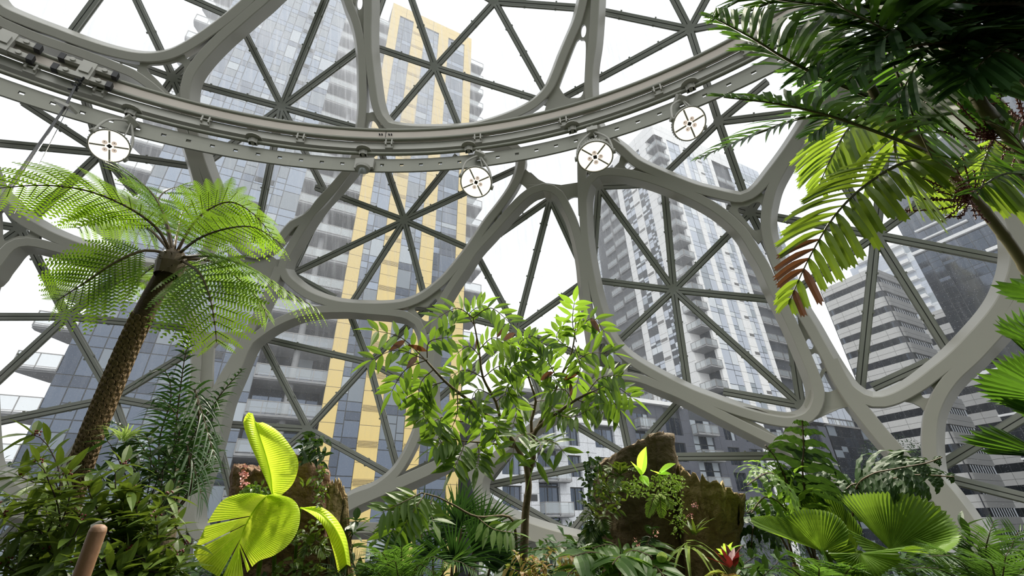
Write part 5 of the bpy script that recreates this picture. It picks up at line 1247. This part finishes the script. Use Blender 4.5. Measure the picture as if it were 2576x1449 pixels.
ragged((2680,760,1.9), [(2600,770,2.0),(2520,748,2.05),(2488,710,2.05),(2530,705,2.0),(2560,690,2.0),(2620,690,2.0)], 10)
ragged((2660,890,1.85), [(2570,860,1.95),(2510,840,1.95),(2495,815,1.95),(2540,800,1.95),(2600,810,1.95)], 10)
ragged((2700,1080,1.9), [(2576,1050,2.0),(2540,1030,2.0),(2500,1000,2.0),(2560,990,2.0),(2640,1000,2.0)], 10)
b = MB()
for x, y in ((2640,1150),(2660,960),(2680,1010),(2680,760),(2660,890),(2700,1080)): b.tube(cr([to_floor(at(2700,1449,2.2)), at(2760,1200,2.0), at(x, y, 1.9)], .1), .012, 6)
b.build('leaf_stalk', M['fernstem'], RE)

# ------------------------------------------------------------------ big palm, upper right
BP = empty('cane_palm', to_floor(at(2760,1449,2.9)), 'tall cane palm leaning in from the right with ringed stems and broad ragged dark fronds', 'palm')
def cane(spec, r0, r1):
    P = axis_pts(spec, .02); N = len(P); b = MB(); rr = [(r0+(r1-r0)*i/(N-1))*(1.10 if i % 11 in (0, 1) else 1.0) for i in range(N)]; b.tube(P, rr, 12); b.build('stem', M['stem'], BP, smooth=True)
cane([(2800,1200,2.9),(2700,900,2.8),(2576,668,2.7),(2500,560,2.65),(2450,500,2.6),(2400,445,2.6),(2360,400,2.55),(2310,350,2.55),(2240,300,2.5),(2180,200,2.4)], .036, .022)
cane([(2800,900,2.7),(2640,500,2.5),(2576,395,2.4),(2520,320,2.35),(2470,265,2.3),(2420,180,2.3),(2370,100,2.3),(2330,30,2.3),(2280,-60,2.3)], .036, .024)
cane([(2800,800,3.1),(2640,420,2.9),(2576,330,2.8),(2500,250,2.75),(2440,190,2.7),(2380,150,2.7),(2300,60,2.7)], .032, .022)
cane([(2800,600,2.4),(2660,250,2.3),(2576,120,2.2),(2500,20,2.2),(2440,-60,2.2)], .036, .024)
b = MB(); b.tube([to_floor(at(2760,1449,2.9)), at(2800,1200,2.85)], .05, 10); b.build('root_crown', M['stem'], BP)
FM_ = [M['palm'], M['stem'], M['brown']]; FY = [M['palmy'], M['stem'], M['brown']]; FDK = [M['palmdk'], M['stem'], M['brown']]
TW = Vector((0, -.75, .65))
pal = [([(2180,240,2.4),(2070,195,2.35),(1980,150,2.3),(1890,95,2.25),(1795,45,2.2)], .42, 20, FM_, 62),
 ([(2330,380,2.5),(2200,330,2.4),(2080,290,2.3),(1960,262,2.25),(1820,245,2.2)], .40, 22, FM_, 58),
 ([(2200,300,2.5),(2050,290,2.5),(1920,330,2.5),(1820,370,2.5),(1755,400,2.5)], .26, 20, FM_, 50),
 ([(2400,440,2.55),(2300,405,2.45),(2200,450,2.4),(2110,530,2.35),(2040,640,2.3),(1985,760,2.25)], .34, 22, FY, 52),
 ([(2360,60,2.3),(2200,20,2.2),(2050,10,2.15),(1930,-5,2.1),(1850,-20,2.1)], .40, 20, FM_, 60),
 ([(2160,-60,2.2),(2215,80,2.2),(2255,180,2.2),(2300,300,2.25),(2345,400,2.3)], .42, 20, FM_, 68),
 ([(2330,60,2.2),(2300,110,2.0),(2200,60,1.9),(2120,20,1.9),(2050,-30,1.9)], .42, 16, FM_, 55),
 ([(2500,60,2.1),(2400,0,2.0),(2300,40,1.9),(2200,120,1.9),(2130,210,1.9)], .42, 18, FDK, 55),
 ([(2576,90,2.1),(2480,50,2.0),(2380,90,1.95),(2300,170,1.9),(2260,260,1.95)], .42, 18, FDK, 55),
 ([(2600,200,2.1),(2540,120,2.0),(2460,60,1.95),(2360,20,1.9)], .42, 18, FDK, 60),
 ([(2620,100,2.1),(2576,60,2.0),(2500,30,1.95),(2440,90,1.9),(2400,180,1.9)], .42, 18, FDK, 60),
 ([(2640,300,2.2),(2576,210,2.1),(2520,170,2.0),(2450,170,2.0)], .40, 16, FDK, 60),
 ([(2260,300,2.6),(2250,370,2.6),(2270,440,2.6),(2310,520,2.6)], .34, 14, FY, 48),
 ([(2500,330,2.9),(2490,370,2.9),(2470,420,2.9),(2455,480,2.9)], .36, 14, FY, 50),
 ([(2250,250,2.9),(2200,260,2.9),(2130,330,2.9),(2080,420,2.9),(2060,470,2.9)], .34, 16, FY, 50),
 ([(2300,120,2.8),(2220,110,2.8),(2110,170,2.8),(2040,240,2.8)], .38, 18, FM_, 55),
 ([(2450,120,2.6),(2400,200,2.6),(2380,270,2.6),(2390,330,2.6)], .34, 14, FM_, 55),
 ([(2640,560,2.3),(2576,450,2.2),(2520,440,2.1),(2440,490,2.05)], .30, 14, FM_, 50),
 ([(2520,-60,2.6),(2460,30,2.6),(2360,60,2.6),(2250,50,2.6),(2140,80,2.6)], .42, 18, FDK, 60),
 ([(2100,-80,2.2),(2010,-20,2.2),(1930,10,2.2),(1860,40,2.2)], .30, 16, FM_, 58),
 ([(2700,250,1.9),(2560,150,1.85),(2420,110,1.8),(2280,120,1.8),(2150,180,1.8)], .36, 22, FDK, 58),
 ([(2700,50,1.8),(2576,10,1.75),(2440,10,1.7),(2300,-10,1.7)], .36, 20, FDK, 62),
 ([(2700,120,1.8),(2600,100,1.75),(2500,130,1.7),(2420,220,1.7)], .34, 18, FDK, 60),
 ([(2450,-80,2.4),(2350,0,2.35),(2230,50,2.3),(2110,110,2.3),(2010,200,2.3)], .40, 22, FDK, 58),
 ([(2300,-80,2.3),(2180,-20,2.3),(2060,50,2.3),(1960,110,2.3)], .38, 20, FDK, 58),
 ([(2480,100,2.5),(2370,180,2.5),(2260,230,2.5),(2150,270,2.5),(2040,340,2.5)], .36, 22, FDK, 55),
 ([(2700,480,2.3),(2600,400,2.2),(2540,330,2.2),(2470,300,2.2)], .28, 14, FM_, 55),
 ([(2400,50,2.7),(2330,130,2.7),(2290,220,2.7),(2280,300,2.7)], .36, 18, FM_, 55),
 ([(1960,-40,2.2),(1880,-10,2.2),(1810,30,2.2),(1790,55,2.2)], .14, 16, FM_, 50)]
for i, (sp_, L, n_, mt, ang) in enumerate(pal):
    feather(BP, sp_, L, .052 if L > .3 else .03, mt, 'frond', n_, ang, 'jag' if L > .3 else 'grass', .30, .012, TW if i not in (5,) else Vector((.4, -.8, .3)), .14, tipmat=(i == 3), seg=5)
# flower sprays
def spray(c, dirs, label=None):
    mb = MB(); C_ = at(*c)
    for x, y, d in dirs:
        P = cr([C_, C_.lerp(at(x, y, d), .5)+Vector((rf.uniform(-.02, .02), 0, rf.uniform(-.05, -.0))), at(x, y, d)], .012)
        mb.tube(P, .0035, 5)
        for i, p in enumerate(P[3:]):
            for s_ in (1, -1): a = i*1.9; v = Vector((math.cos(a), math.sin(a*.7), math.sin(a)))*s_; mb.bar(p, p+v*.011, .004, .004)
    mb.build('flower_spray', M['redstalk'], BP)
M['redstalk'] = mat('dark_red_spray', (.10, .02, .015), .6)
spray((2440,500,2.55), [(x, y, 2.5) for x, y in ((2280,530),(2330,470),(2300,440),(2345,420),(2370,555),(2385,545),(2410,550),(2420,390),(2395,400),(2320,500),(2450,430),(2480,440),(2490,560),(2350,500),(2330,410),(2380,430),(2455,550))])
spray((2500,350,2.4), [(x, y, 2.35) for x, y in ((2330,255),(2345,285),(2375,270),(2370,330),(2430,365),(2440,220),(2460,230),(2410,260),(2400,300),(2480,240),(2520,230),(2540,290),(2576,290),(2560,340),(2576,400),(2500,260))])
spray((2576,300,2.5), [(x, y, 2.45) for x, y in ((2540,210),(2560,220),(2530,260),(2550,330),(2520,400),(2545,420),(2600,220))])

# ------------------------------------------------------------------ curly dark ferns on the right
def curly(label, fronds, mt, hub):
    o = empty('curly_fern', to_floor(at(*hub)), label, 'fern', 'curly ferns behind the fan palm'); base = at(*hub)
    for spec, L, n in fronds:
        P = axis_pts([hub]+spec, .03); mb = MB(); N = len(P); mb.tube(P, [.009*(1-.6*i/N) for i in range(N)], 6, 1)
        for k in range(n):
            u = .35+.65*(k+.5)/n; i = min(N-2, int(u*(N-1))); t = (P[i+1]-P[i]).normalized(); nn = normal_on(t, UP*.6+(CAM-P[i]).normalized()); s = t.cross(nn); env = math.sin(math.pi*min(1, (u-.35)/.65*.85+.12))
            for sd in (1, -1):
                # ribbon lobe that curls under at its tip
                m_ = 9; c = P[i].copy(); d = (t*.5+s*sd).normalized(); ll = L*1.25*env*rf.uniform(.8, 1.2)/m_; ax = d.cross(UP).normalized(); rows = []; cu = rf.uniform(.22, .42); w0 = .034*(.5+.5*env)
                sd_ax = d.cross(nn).normalized()
                for j in range(m_+1):
                    w = w0*(1-.55*(j/m_))*(1+.25*math.sin(j*2.2+k)); rows.append((c-sd_ax*w+nn*.006*math.sin(j*3), c.copy(), c+sd_ax*w+nn*.006*math.cos(j*3)))
                    d = Matrix.Rotation(-cu*(.15+1.3*(j/m_)**1.5), 3, ax) @ d; c = c+d*ll
                vs = [v for r in rows for v in r]; mb.add(vs, [f for j in range(m_) for f in ((3*j, 3*j+1, 3*j+4, 3*j+3), (3*j+1, 3*j+2, 3*j+5, 3*j+4))], 0)
        mb.build('frond', [mt, M['fernstem']], o)
    b = MB(); b.tube([to_floor(base), base], .02, 8); b.build('stem', M['fernstem'], o)
curly('upright dark curly fern standing behind the fan palm with a pointed top frond', [([(2020,1200,2.9),(2022,1130,2.9),(2018,1058,2.9)], .24, 11), ([(1990,1240,2.9),(1970,1190,2.9),(1950,1150,2.8),(1925,1120,2.8)], .12, 9), ([(2040,1210,3.0),(2070,1180,3.0),(2095,1190,2.9)], .18, 8)], M['shrubdk'], (2050,1400,3.0))
curly('yellow-green curly fern arching left beside the rotten stump', [([(2010,1280,2.8),(1965,1210,2.7),(1930,1190,2.6),(1880,1220,2.5)], .22, 12), ([(1990,1300,2.8),(1930,1250,2.7),(1890,1290,2.6)], .15, 8)], M['moss2'] if 'moss2' in M else leafmat('curly_leaf', (.10, .18, .02), (.05, .11, .012), .4, (.32, .55, .05)), (2060,1440,2.9))
curly('dark curly fern spreading flat to the right above the fan palm', [([(2150,1240,3.0),(2190,1195,2.9),(2250,1180,2.8),(2330,1165,2.75),(2370,1150,2.7)], .20, 14), ([(2160,1250,3.1),(2230,1210,3.1),(2300,1195,3.0),(2400,1200,2.9)], .20, 14), ([(2150,1260,3.0),(2130,1230,3.0),(2160,1215,3.0),(2200,1230,2.9)], .16, 8)], M['shrubdk'], (2120,1400,3.1))
curly('small dark curly fern hanging low between the rotten stump and the fan palm', [([(1960,1290,3.1),(1920,1270,3.0),(1880,1290,2.95)], .16, 8), ([(1950,1330,3.1),(1900,1320,3.0),(1890,1380,2.95)], .14, 7)], M['shrubdk'], (2000,1420,3.1))

# ------------------------------------------------------------------ feathery ferns along the bottom
def feather_clump(label, hub, fr, L, mt, group='feathery palms along the bottom', n=30, W=.012, nm='feathery_palm', droop=.25, prof='grass'):
    o = empty(nm, to_floor(at(*hub)), label, 'palm', group)
    for sp_ in fr: feather(o, [hub]+sp_, L, W, [mt, M['fernstem']], 'frond', n, 60, prof, droop, .007, UP+Vector((0, -.5, 0)), .2, seg=3)
    b = MB(); b.tube([to_floor(at(*hub)), at(*hub)], .025, 8); b.build('stem', M['fernstem'], o)
feather_clump('dark feathery palm in the lower right corner', (2500,1520,2.5), [[(2480,1400,2.5),(2490,1340,2.4),(2500,1310,2.4)], [(2430,1430,2.4),(2400,1400,2.3),(2330,1400,2.2)], [(2540,1400,2.4),(2560,1340,2.4),(2600,1330,2.4)], [(2420,1460,2.3),(2350,1430,2.2),(2260,1430,2.1)], [(2460,1400,2.6),(2430,1360,2.6),(2400,1350,2.6)], [(2560,1450,2.3),(2600,1400,2.2),(2620,1420,2.2)], [(2500,1440,2.2),(2480,1410,2.1),(2440,1400,2.0)], [(2520,1460,2.2),(2530,1400,2.1),(2540,1380,2.1)]], .26, M['shrub2'] if 'shrub2' in M else leafmat('feather_leaf', (.02, .055, .01), (.035, .08, .014), .25, (.12, .25, .03)))
fl_ = leafmat('feather_leaf_bright', (.035, .10, .014), (.06, .14, .018), .3, (.18, .36, .04))
feather_clump('bright feathery palm under the fan palm stalks', (2060,1520,2.4), [[(2050,1450,2.4),(2030,1410,2.3),(1990,1400,2.2)], [(2080,1450,2.3),(2090,1420,2.3),(2110,1425,2.2)], [(2030,1470,2.3),(1990,1430,2.2),(1950,1430,2.2)], [(2110,1470,2.3),(2140,1430,2.2),(2180,1440,2.2)], [(2060,1450,2.2),(2060,1430,2.1),(2050,1420,2.1)]], .18, fl_)
feather_clump('bright feathery palm at the bottom left of the dark fan palm', (1010,1520,2.9), [[(980,1430,2.9),(960,1390,2.8),(920,1400,2.7)], [(1010,1420,2.9),(1010,1380,2.8),(1000,1360,2.8)], [(1050,1430,2.8),(1090,1400,2.7),(1130,1420,2.6)], [(1040,1440,2.8),(1060,1420,2.7),(1090,1440,2.6)], [(960,1450,2.8),(930,1430,2.7),(890,1440,2.7)], [(1000,1440,2.7),(990,1410,2.6),(960,1430,2.6)], [(1100,1460,2.8),(1140,1410,2.7),(1200,1440,2.6)]], .24, fl_)
feather_clump('dark feathery palm filling the bottom edge right of the lime palm', (900,1560,3.1), [[(900,1450,3.1),(880,1400,3.1),(890,1370,3.1)], [(930,1450,3.1),(960,1400,3.0),(990,1390,3.0)], [(860,1460,3.0),(830,1420,3.0),(800,1430,2.9)], [(880,1480,2.8),(860,1440,2.8),(830,1450,2.7)]], .26, M['shrubdk'])
# compound leaved shrub, bottom middle
def comp_shrub(label, hub, lvs, L, W, mt, group=None):
    o = empty('compound_leaf_shrub', to_floor(at(*hub)), label, 'shrub', group); b = MB()
    for s_ in lvs:
        P = axis_pts([hub]+list(s_), .03); N = len(P); mb = MB(); mb.tube(P, [.006*(1-.5*i/N) for i in range(N)], 5, 1)
        for k in range(9):
            u = .45+.55*(k+.5)/9; i = min(N-2, int(u*(N-1))); t = (P[i+1]-P[i]).normalized(); nn = normal_on(t, UP+(CAM-P[i]).normalized()*.5); s = t.cross(nn)
            for sd in (1, -1): blade(mb, P[i], t*.6+s*sd, nn, L*rf.uniform(.8, 1.1), W, 'ellip', .35, .1, 0, 5, rf.uniform(-.3, .3))
        mb.build('compound_leaf', [mt, M['bark']], o)
    b.tube([to_floor(at(*hub)), at(*hub)], .015, 8); b.build('stem', M['bark'], o); return o
comp_shrub('shrub with paired drooping dull green leaves in front of the mossy stump', (1560,1540,2.5), [[(1560,1420,2.5),(1590,1385,2.4),(1640,1400,2.3)], [(1540,1430,2.5),(1500,1390,2.4),(1440,1400,2.3)], [(1560,1440,2.4),(1560,1400,2.3),(1540,1420,2.2)], [(1600,1440,2.4),(1640,1420,2.3),(1670,1450,2.2)], [(1500,1450,2.4),(1450,1430,2.3),(1420,1460,2.2)], [(1580,1400,2.6),(1620,1370,2.6),(1650,1380,2.5)], [(1560,1390,2.6),(1530,1370,2.6),(1490,1380,2.5)]], .17, .05, M['tree2'] if 'tree2' in M else leafmat('dull_leaf', (.045, .11, .02), (.08, .16, .03), .3, (.25, .45, .06)))
comp_shrub('dark shrub with rows of rounded leaves arching behind the tree trunk', (1330,1560,4.6), [[(1300,1420,4.6),(1240,1360,4.6),(1180,1340,4.5)], [(1330,1420,4.6),(1400,1375,4.6),(1450,1400,4.5)], [(1300,1440,4.6),(1260,1400,4.6),(1210,1400,4.5)], [(1380,1440,4.6),(1450,1400,4.6),(1520,1420,4.5)], [(1330,1430,4.7),(1330,1390,4.7),(1370,1380,4.6)]], .20, .06, M['shrubdk'])
S4 = [[(1370,1520,2.8),(1350,1440,2.8),(1300,1395,2.75)],[(1370,1520,2.8),(1370,1430,2.8),(1385,1385,2.8)],[(1370,1520,2.8),(1400,1440,2.8),(1440,1400,2.75)],[(1370,1520,2.8),(1330,1450,2.7),(1280,1430,2.7)],[(1370,1520,2.8),(1410,1450,2.7),(1460,1440,2.7)],[(1370,1520,2.8),(1370,1450,2.6),(1360,1420,2.6)],[(1370,1520,2.8),(1340,1440,2.8),(1340,1405,2.8)],[(1370,1520,2.8),(1410,1430,2.8),(1415,1400,2.8)]]
leafy('low shrub with small green leaves edged in red, bottom centre', 'red_edged_shrub', 'shrub', S4, .07, .028, M['redgreen'], 8, None, 6, .004, twig=M['red'], droop=.6)
S5 = [[(880,1480,3.3),(880,1380,3.3),(895,1310,3.2)],[(880,1480,3.3),(930,1420,3.2),(930,1380,3.2)],[(880,1480,3.3),(850,1400,3.2),(885,1340,3.2)]]
leafy('dark broad-leaved plant rising beside the small splintered stump', 'dark_shrub', 'shrub', S5, .16, .06, M['shrubdk'], 5, None, 4)
S6 = [[(2440,1500,2.7),(2440,1380,2.7),(2420,1330,2.7)],[(2440,1500,2.7),(2470,1400,2.7),(2440,1350,2.6)]]
leafy('dark strap-leaved plant at the right rim of the fan palm', 'dark_shrub', 'shrub', S6, .20, .035, M['shrubdk'], 4, None, 4)
S7 = [[(1800,1540,3.4),(1850,1440,3.4),(1900,1400,3.4)],[(1800,1540,3.4),(1930,1440,3.2),(1960,1410,3.2)],[(1800,1540,3.4),(1870,1430,3.2),(1905,1435,3.1)]]
leafy('dark low plant between the stumps and the bright feathery palm', 'dark_shrub', 'shrub', S7, .14, .05, M['shrubdk'], 7, None, 5)
# ------------------------------------------------------------------ plants growing on the stumps
def bigleaf(label, px, py, d, lv, mt=M['bright']):
    o = empty('bright_seedling', at(px, py, d), label, 'plant', None)
    for (x, y, dd, L, W) in lv:
        mb = MB(); p = at(px, py, d); q_ = at(x, y, dd); blade(mb, p, q_-p, (CAM-p).normalized()*.7+UP*.5, (q_-p).length, W, 'ellip', .05, .15, 0, 7); mb.build('leaf', mt, o)
bigleaf('bright lime seedling with an upright spoon leaf on top of the mossy stump', 1612, 1196, 2.62, [(1625,1118,2.55,0,.075),(1585,1155,2.5,0,.06),(1632,1220,2.45,0,.05)])
bigleaf('bright lime seedling lying sideways on the right shoulder of the mossy stump', 1655, 1192, 2.62, [(1700,1162,2.5,0,.055),(1636,1180,2.5,0,.04),(1690,1190,2.5,0,.03)])
def fernlet(label, px, py, d, targets, L, mt=M['shrub'], group='small ferns on the stumps', W=.014):
    o = empty('small_fern', at(px, py, d), label, 'fern', group)
    for x, y, dd in targets: feather(o, [(px, py, d), ((px+x)/2, (py+y)/2-12, (d+dd)/2), (x, y, dd)], L, W, [mt, M['fernstem']], 'frond', 14, 65, 'ellip', .2, .003, UP+Vector((0, -.7, 0)), .1, seg=3, step=.02)
fernlet('bright small fern on the left flank of the mossy stump', 1500, 1300, 2.7, [(1455,1265,2.6),(1480,1360,2.6),(1520,1330,2.6),(1465,1310,2.6)], .07)
fernlet('dark small fern near the top left of the mossy stump', 1560, 1195, 2.65, [(1520,1180,2.6),(1560,1165,2.6),(1600,1185,2.55),(1540,1235,2.5)], .06, M['shrub'])
fernlet('trailing small fern hanging down the front of the mossy stump', 1655, 1240, 2.62, [(1665,1300,2.55),(1690,1280,2.55),(1630,1300,2.55)], .045, M['moss'])
fernlet('small fern low on the shaded front of the mossy stump', 1640, 1350, 2.65, [(1620,1400,2.55),(1660,1420,2.55),(1640,1330,2.55)], .06, M['shrubdk'])
fernlet('small fern on the front of the hollow stump right of the lime palm', 790, 1370, 2.95, [(760,1400,2.9),(820,1400,2.9),(800,1340,2.9),(740,1360,2.9)], .07, M['shrub'])
def ivy(label, name, px, py, d, w, h, n, L, mt, W=None, stems=True, cat='plant', grp=None):
    o = empty(name, at(px, py, d), label, cat, grp); mb = MB(); sm = MB()
    for i in range(n):
        a = rf.uniform(0, 6.28); r = rf.random()**.6; x = px+math.cos(a)*w*r; y = py+math.sin(a)*h*r; p = at(x, y, d-rf.uniform(0, .07))
        dd = Vector((rf.uniform(-1, 1), rf.uniform(-1, .1), rf.uniform(-.6, .9))); blade(mb, p, dd, (CAM-p).normalized()+UP*.3, L*rf.uniform(.6, 1.2), W or L*.45, 'ellip', .4, .1, 0, 3, rf.uniform(-.6, .6))
        if stems and i % 6 == 0: sm.tube([p, p.lerp(at(px, py, d), .5), at(px, py, d)], .0015, 4)
    mb.build('leaf_cluster', mt, o)
    if stems: sm.build('stem', M['barkdk'], o)
    return o
ivy('tangle of small-leaved creepers on the left front of the mossy stump', 'creeper', 1530, 1240, 2.68, 42, 60, 110, .045, M['shrub'], grp='creepers on the stumps')
ivy('creeper hanging off the left edge of the mossy stump', 'creeper', 1488, 1205, 2.75, 24, 70, 80, .05, M['shrubdk'], grp='creepers on the stumps')
ivy('dense dark creeper at the left foot of the mossy stump', 'creeper', 1497, 1370, 2.7, 34, 70, 120, .07, M['shrubdk'], grp='creepers on the stumps')
ivy('yellow moss cushion on the crown of the mossy stump', 'moss_cushion', 1680, 1215, 2.63, 48, 26, 260, .02, M['moss'], stems=False, cat='moss')
ivy('moss and hairy roots along the middle of the mossy stump', 'moss_cushion', 1705, 1290, 2.62, 22, 70, 130, .022, M['moss'], stems=False, cat='moss')
ivy('moss patch spread on the front of the broad stump below the seedlings', 'moss_cushion', 1600, 1225, 2.66, 40, 26, 120, .025, M['moss'], stems=False, cat='moss')
ivy('small green creeper on the right front of the hollow stump', 'creeper', 805, 1225, 2.98, 16, 60, 90, .035, M['shrub'], grp='creepers on the stumps')
ivy('creeper with fresh leaves low on the hollow stump by the lime leaf', 'creeper', 780, 1350, 2.95, 50, 45, 60, .045, M['shrub'], grp='creepers on the stumps')
ivy('creeper covering the foot of the hollow stump at the bottom edge', 'creeper', 760, 1430, 2.9, 70, 25, 80, .05, M['shrub'], grp='creepers on the stumps')
ivy('leafy epiphyte at the top left of the hollow stump', 'epiphyte', 640, 1240, 2.95, 32, 24, 70, .05, M['tree'])
ivy('cluster of tiny yellow and pink orchid flowers beside the upright lime leaf', 'orchid', 615, 1200, 2.98, 12, 34, 80, .02, M['pinkfl'], .014, cat='flower')
ivy('dark leaved shoots sprouting on top of the hollow stump', 'epiphyte', 790, 1130, 3.1, 34, 40, 60, .10, M['shrubdk'], .028)
tuft('fine pointed seedling above the dark shoots on the hollow stump', 'seedling', 'plant', 768, 1218, 2.95, 7, .10, .02, M['shrub'], 'lance')
tuft('strap-leaved orchid standing on the rotten stump', 'strap_orchid', 'plant', 1745, 1340, 2.55, 9, .22, .022, M['shrub'], 'grass', .9, .2)
tuft('strap-leaved plant drooping pale leaves down the front of the stump', 'strap_orchid', 'plant', 1735, 1370, 2.5, 12, .26, .022, M['cream'], 'grass', .2, .9, hint=.15)
tuft('pale green shoots in front of the rotten stump above the red bromeliad', 'seedling', 'plant', 1835, 1400, 2.5, 8, .12, .03, M['bright'], 'lance')
tuft('bromeliad with red heart leaves at the bottom beside the rotten stump', 'bromeliad', 'bromeliad', 1838, 1420, 2.3, 9, .15, .03, M['red'], 'lance', .5, .1)
tuft('bromeliad with broad striped leaves under the red one at the bottom edge', 'bromeliad', 'bromeliad', 1832, 1450, 2.25, 14, .17, .055, M['redgreen'], 'lance', .1, .7, hint=.2)
b = MB(); o = empty('round_leaf', at(1665,1405,2.3), 'single round brownish veined leaf in front of the stump foot', 'leaf')
patch(b, [at(1665,1403,2.3)]*2, cr([at(1665+14*math.cos(a), 1402-14*math.sin(a), 2.3) for a in [i*.45 for i in range(15)]], .005), 16, .002, .004, 0, 3, (), .0); b.build('blade', M['cream'], o)
for i, (x, y) in enumerate(((1745,1270),(1600,1362),(1652,1340),(1735,1300))):
    ivy(('tiny pale flowers on dry stalks on the rotten stump', 'tiny pink flowers low on the mossy stump', 'tiny pale flowers beside the trailing fern', 'dry curled roots on the rotten stump rim')[i], 'stump_flower', x, y, 2.55, 10, 10, 16, .012, M['pinkfl'], .008, cat='flower')
# trees down in the street
def street_tree(label, x, y, D, h, r, seed):
    c = CAM + ray(x, y)*D; rs = random.Random(seed); o = empty('street_tree', (c.x, c.y, GZ), label, 'tree', 'street trees outside the dome'); mb = MB()
    for i in range(2600):
        v = Vector((rs.gauss(0, 1), rs.gauss(0, 1), rs.gauss(0, 1))).normalized()*r*rs.uniform(.55, 1.05); v.z *= h/r*.5
        p = Vector((c.x, c.y, c.z))+v; d = Vector((rs.uniform(-1, 1), rs.uniform(-1, 1), rs.uniform(-1, .6))); blade(mb, p, d, UP, .32, .14, 'ellip', .2, .1, 0, 2)
    mb.build('crown', M['shrubdk'], o); b = MB(); b.tube([Vector((c.x, c.y, GZ)), c], [.25, .12], 8); b.build('trunk', M['bark'], o)
street_tree('street tree outside the glass in the lower left corner', 60, 1400, 26, 7, 4, 1)
street_tree('street tree outside the glass below the granite apartment block', 1440, 1430, 30, 5, 4.5, 2)
street_tree('street tree outside the glass under the fan palm leaves', 2000, 1430, 38, 6, 5, 3)
street_tree('distant street tree between the grey midrise and the stone block', 2255, 1170, 75, 7, 4, 4)

# ------------------------------------------------------------------ low planting between the beds and the steel
mb = MB()
for i in range(9000):
    a = rf.uniform(-1.15, 1.15); d = rf.uniform(5.2, 7.2); h = rf.uniform(.2, 1.0)**.6*(1.42-.05*(d-5.2))*(1+.12*math.sin(a*9)+.08*math.sin(a*23))
    p = Vector((math.sin(a)*d, math.cos(a)*d, h)); dd = Vector((rf.uniform(-1, 1), rf.uniform(-1, 1), rf.uniform(-.2, .9)))
    blade(mb, p, dd, UP, rf.uniform(.16, .34), rf.uniform(.04, .09), 'ellip', .4, .1, 0, 2, rf.uniform(-.5, .5))
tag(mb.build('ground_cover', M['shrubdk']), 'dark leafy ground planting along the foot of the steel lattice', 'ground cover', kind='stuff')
mb = MB()
for i in range(5000):
    a = rf.uniform(-1.0, 1.05); d = rf.uniform(3.4, 4.6); h = rf.uniform(.15, 1.0)**.6*(1.34+.04*math.sin(a*11))
    p = Vector((math.sin(a)*d, math.cos(a)*d, h)); dd = Vector((rf.uniform(-1, 1), rf.uniform(-1, 1), rf.uniform(-.2, .9)))
    blade(mb, p, dd, UP, rf.uniform(.14, .28), rf.uniform(.035, .07), 'ellip', .4, .1, 0, 2, rf.uniform(-.5, .5))
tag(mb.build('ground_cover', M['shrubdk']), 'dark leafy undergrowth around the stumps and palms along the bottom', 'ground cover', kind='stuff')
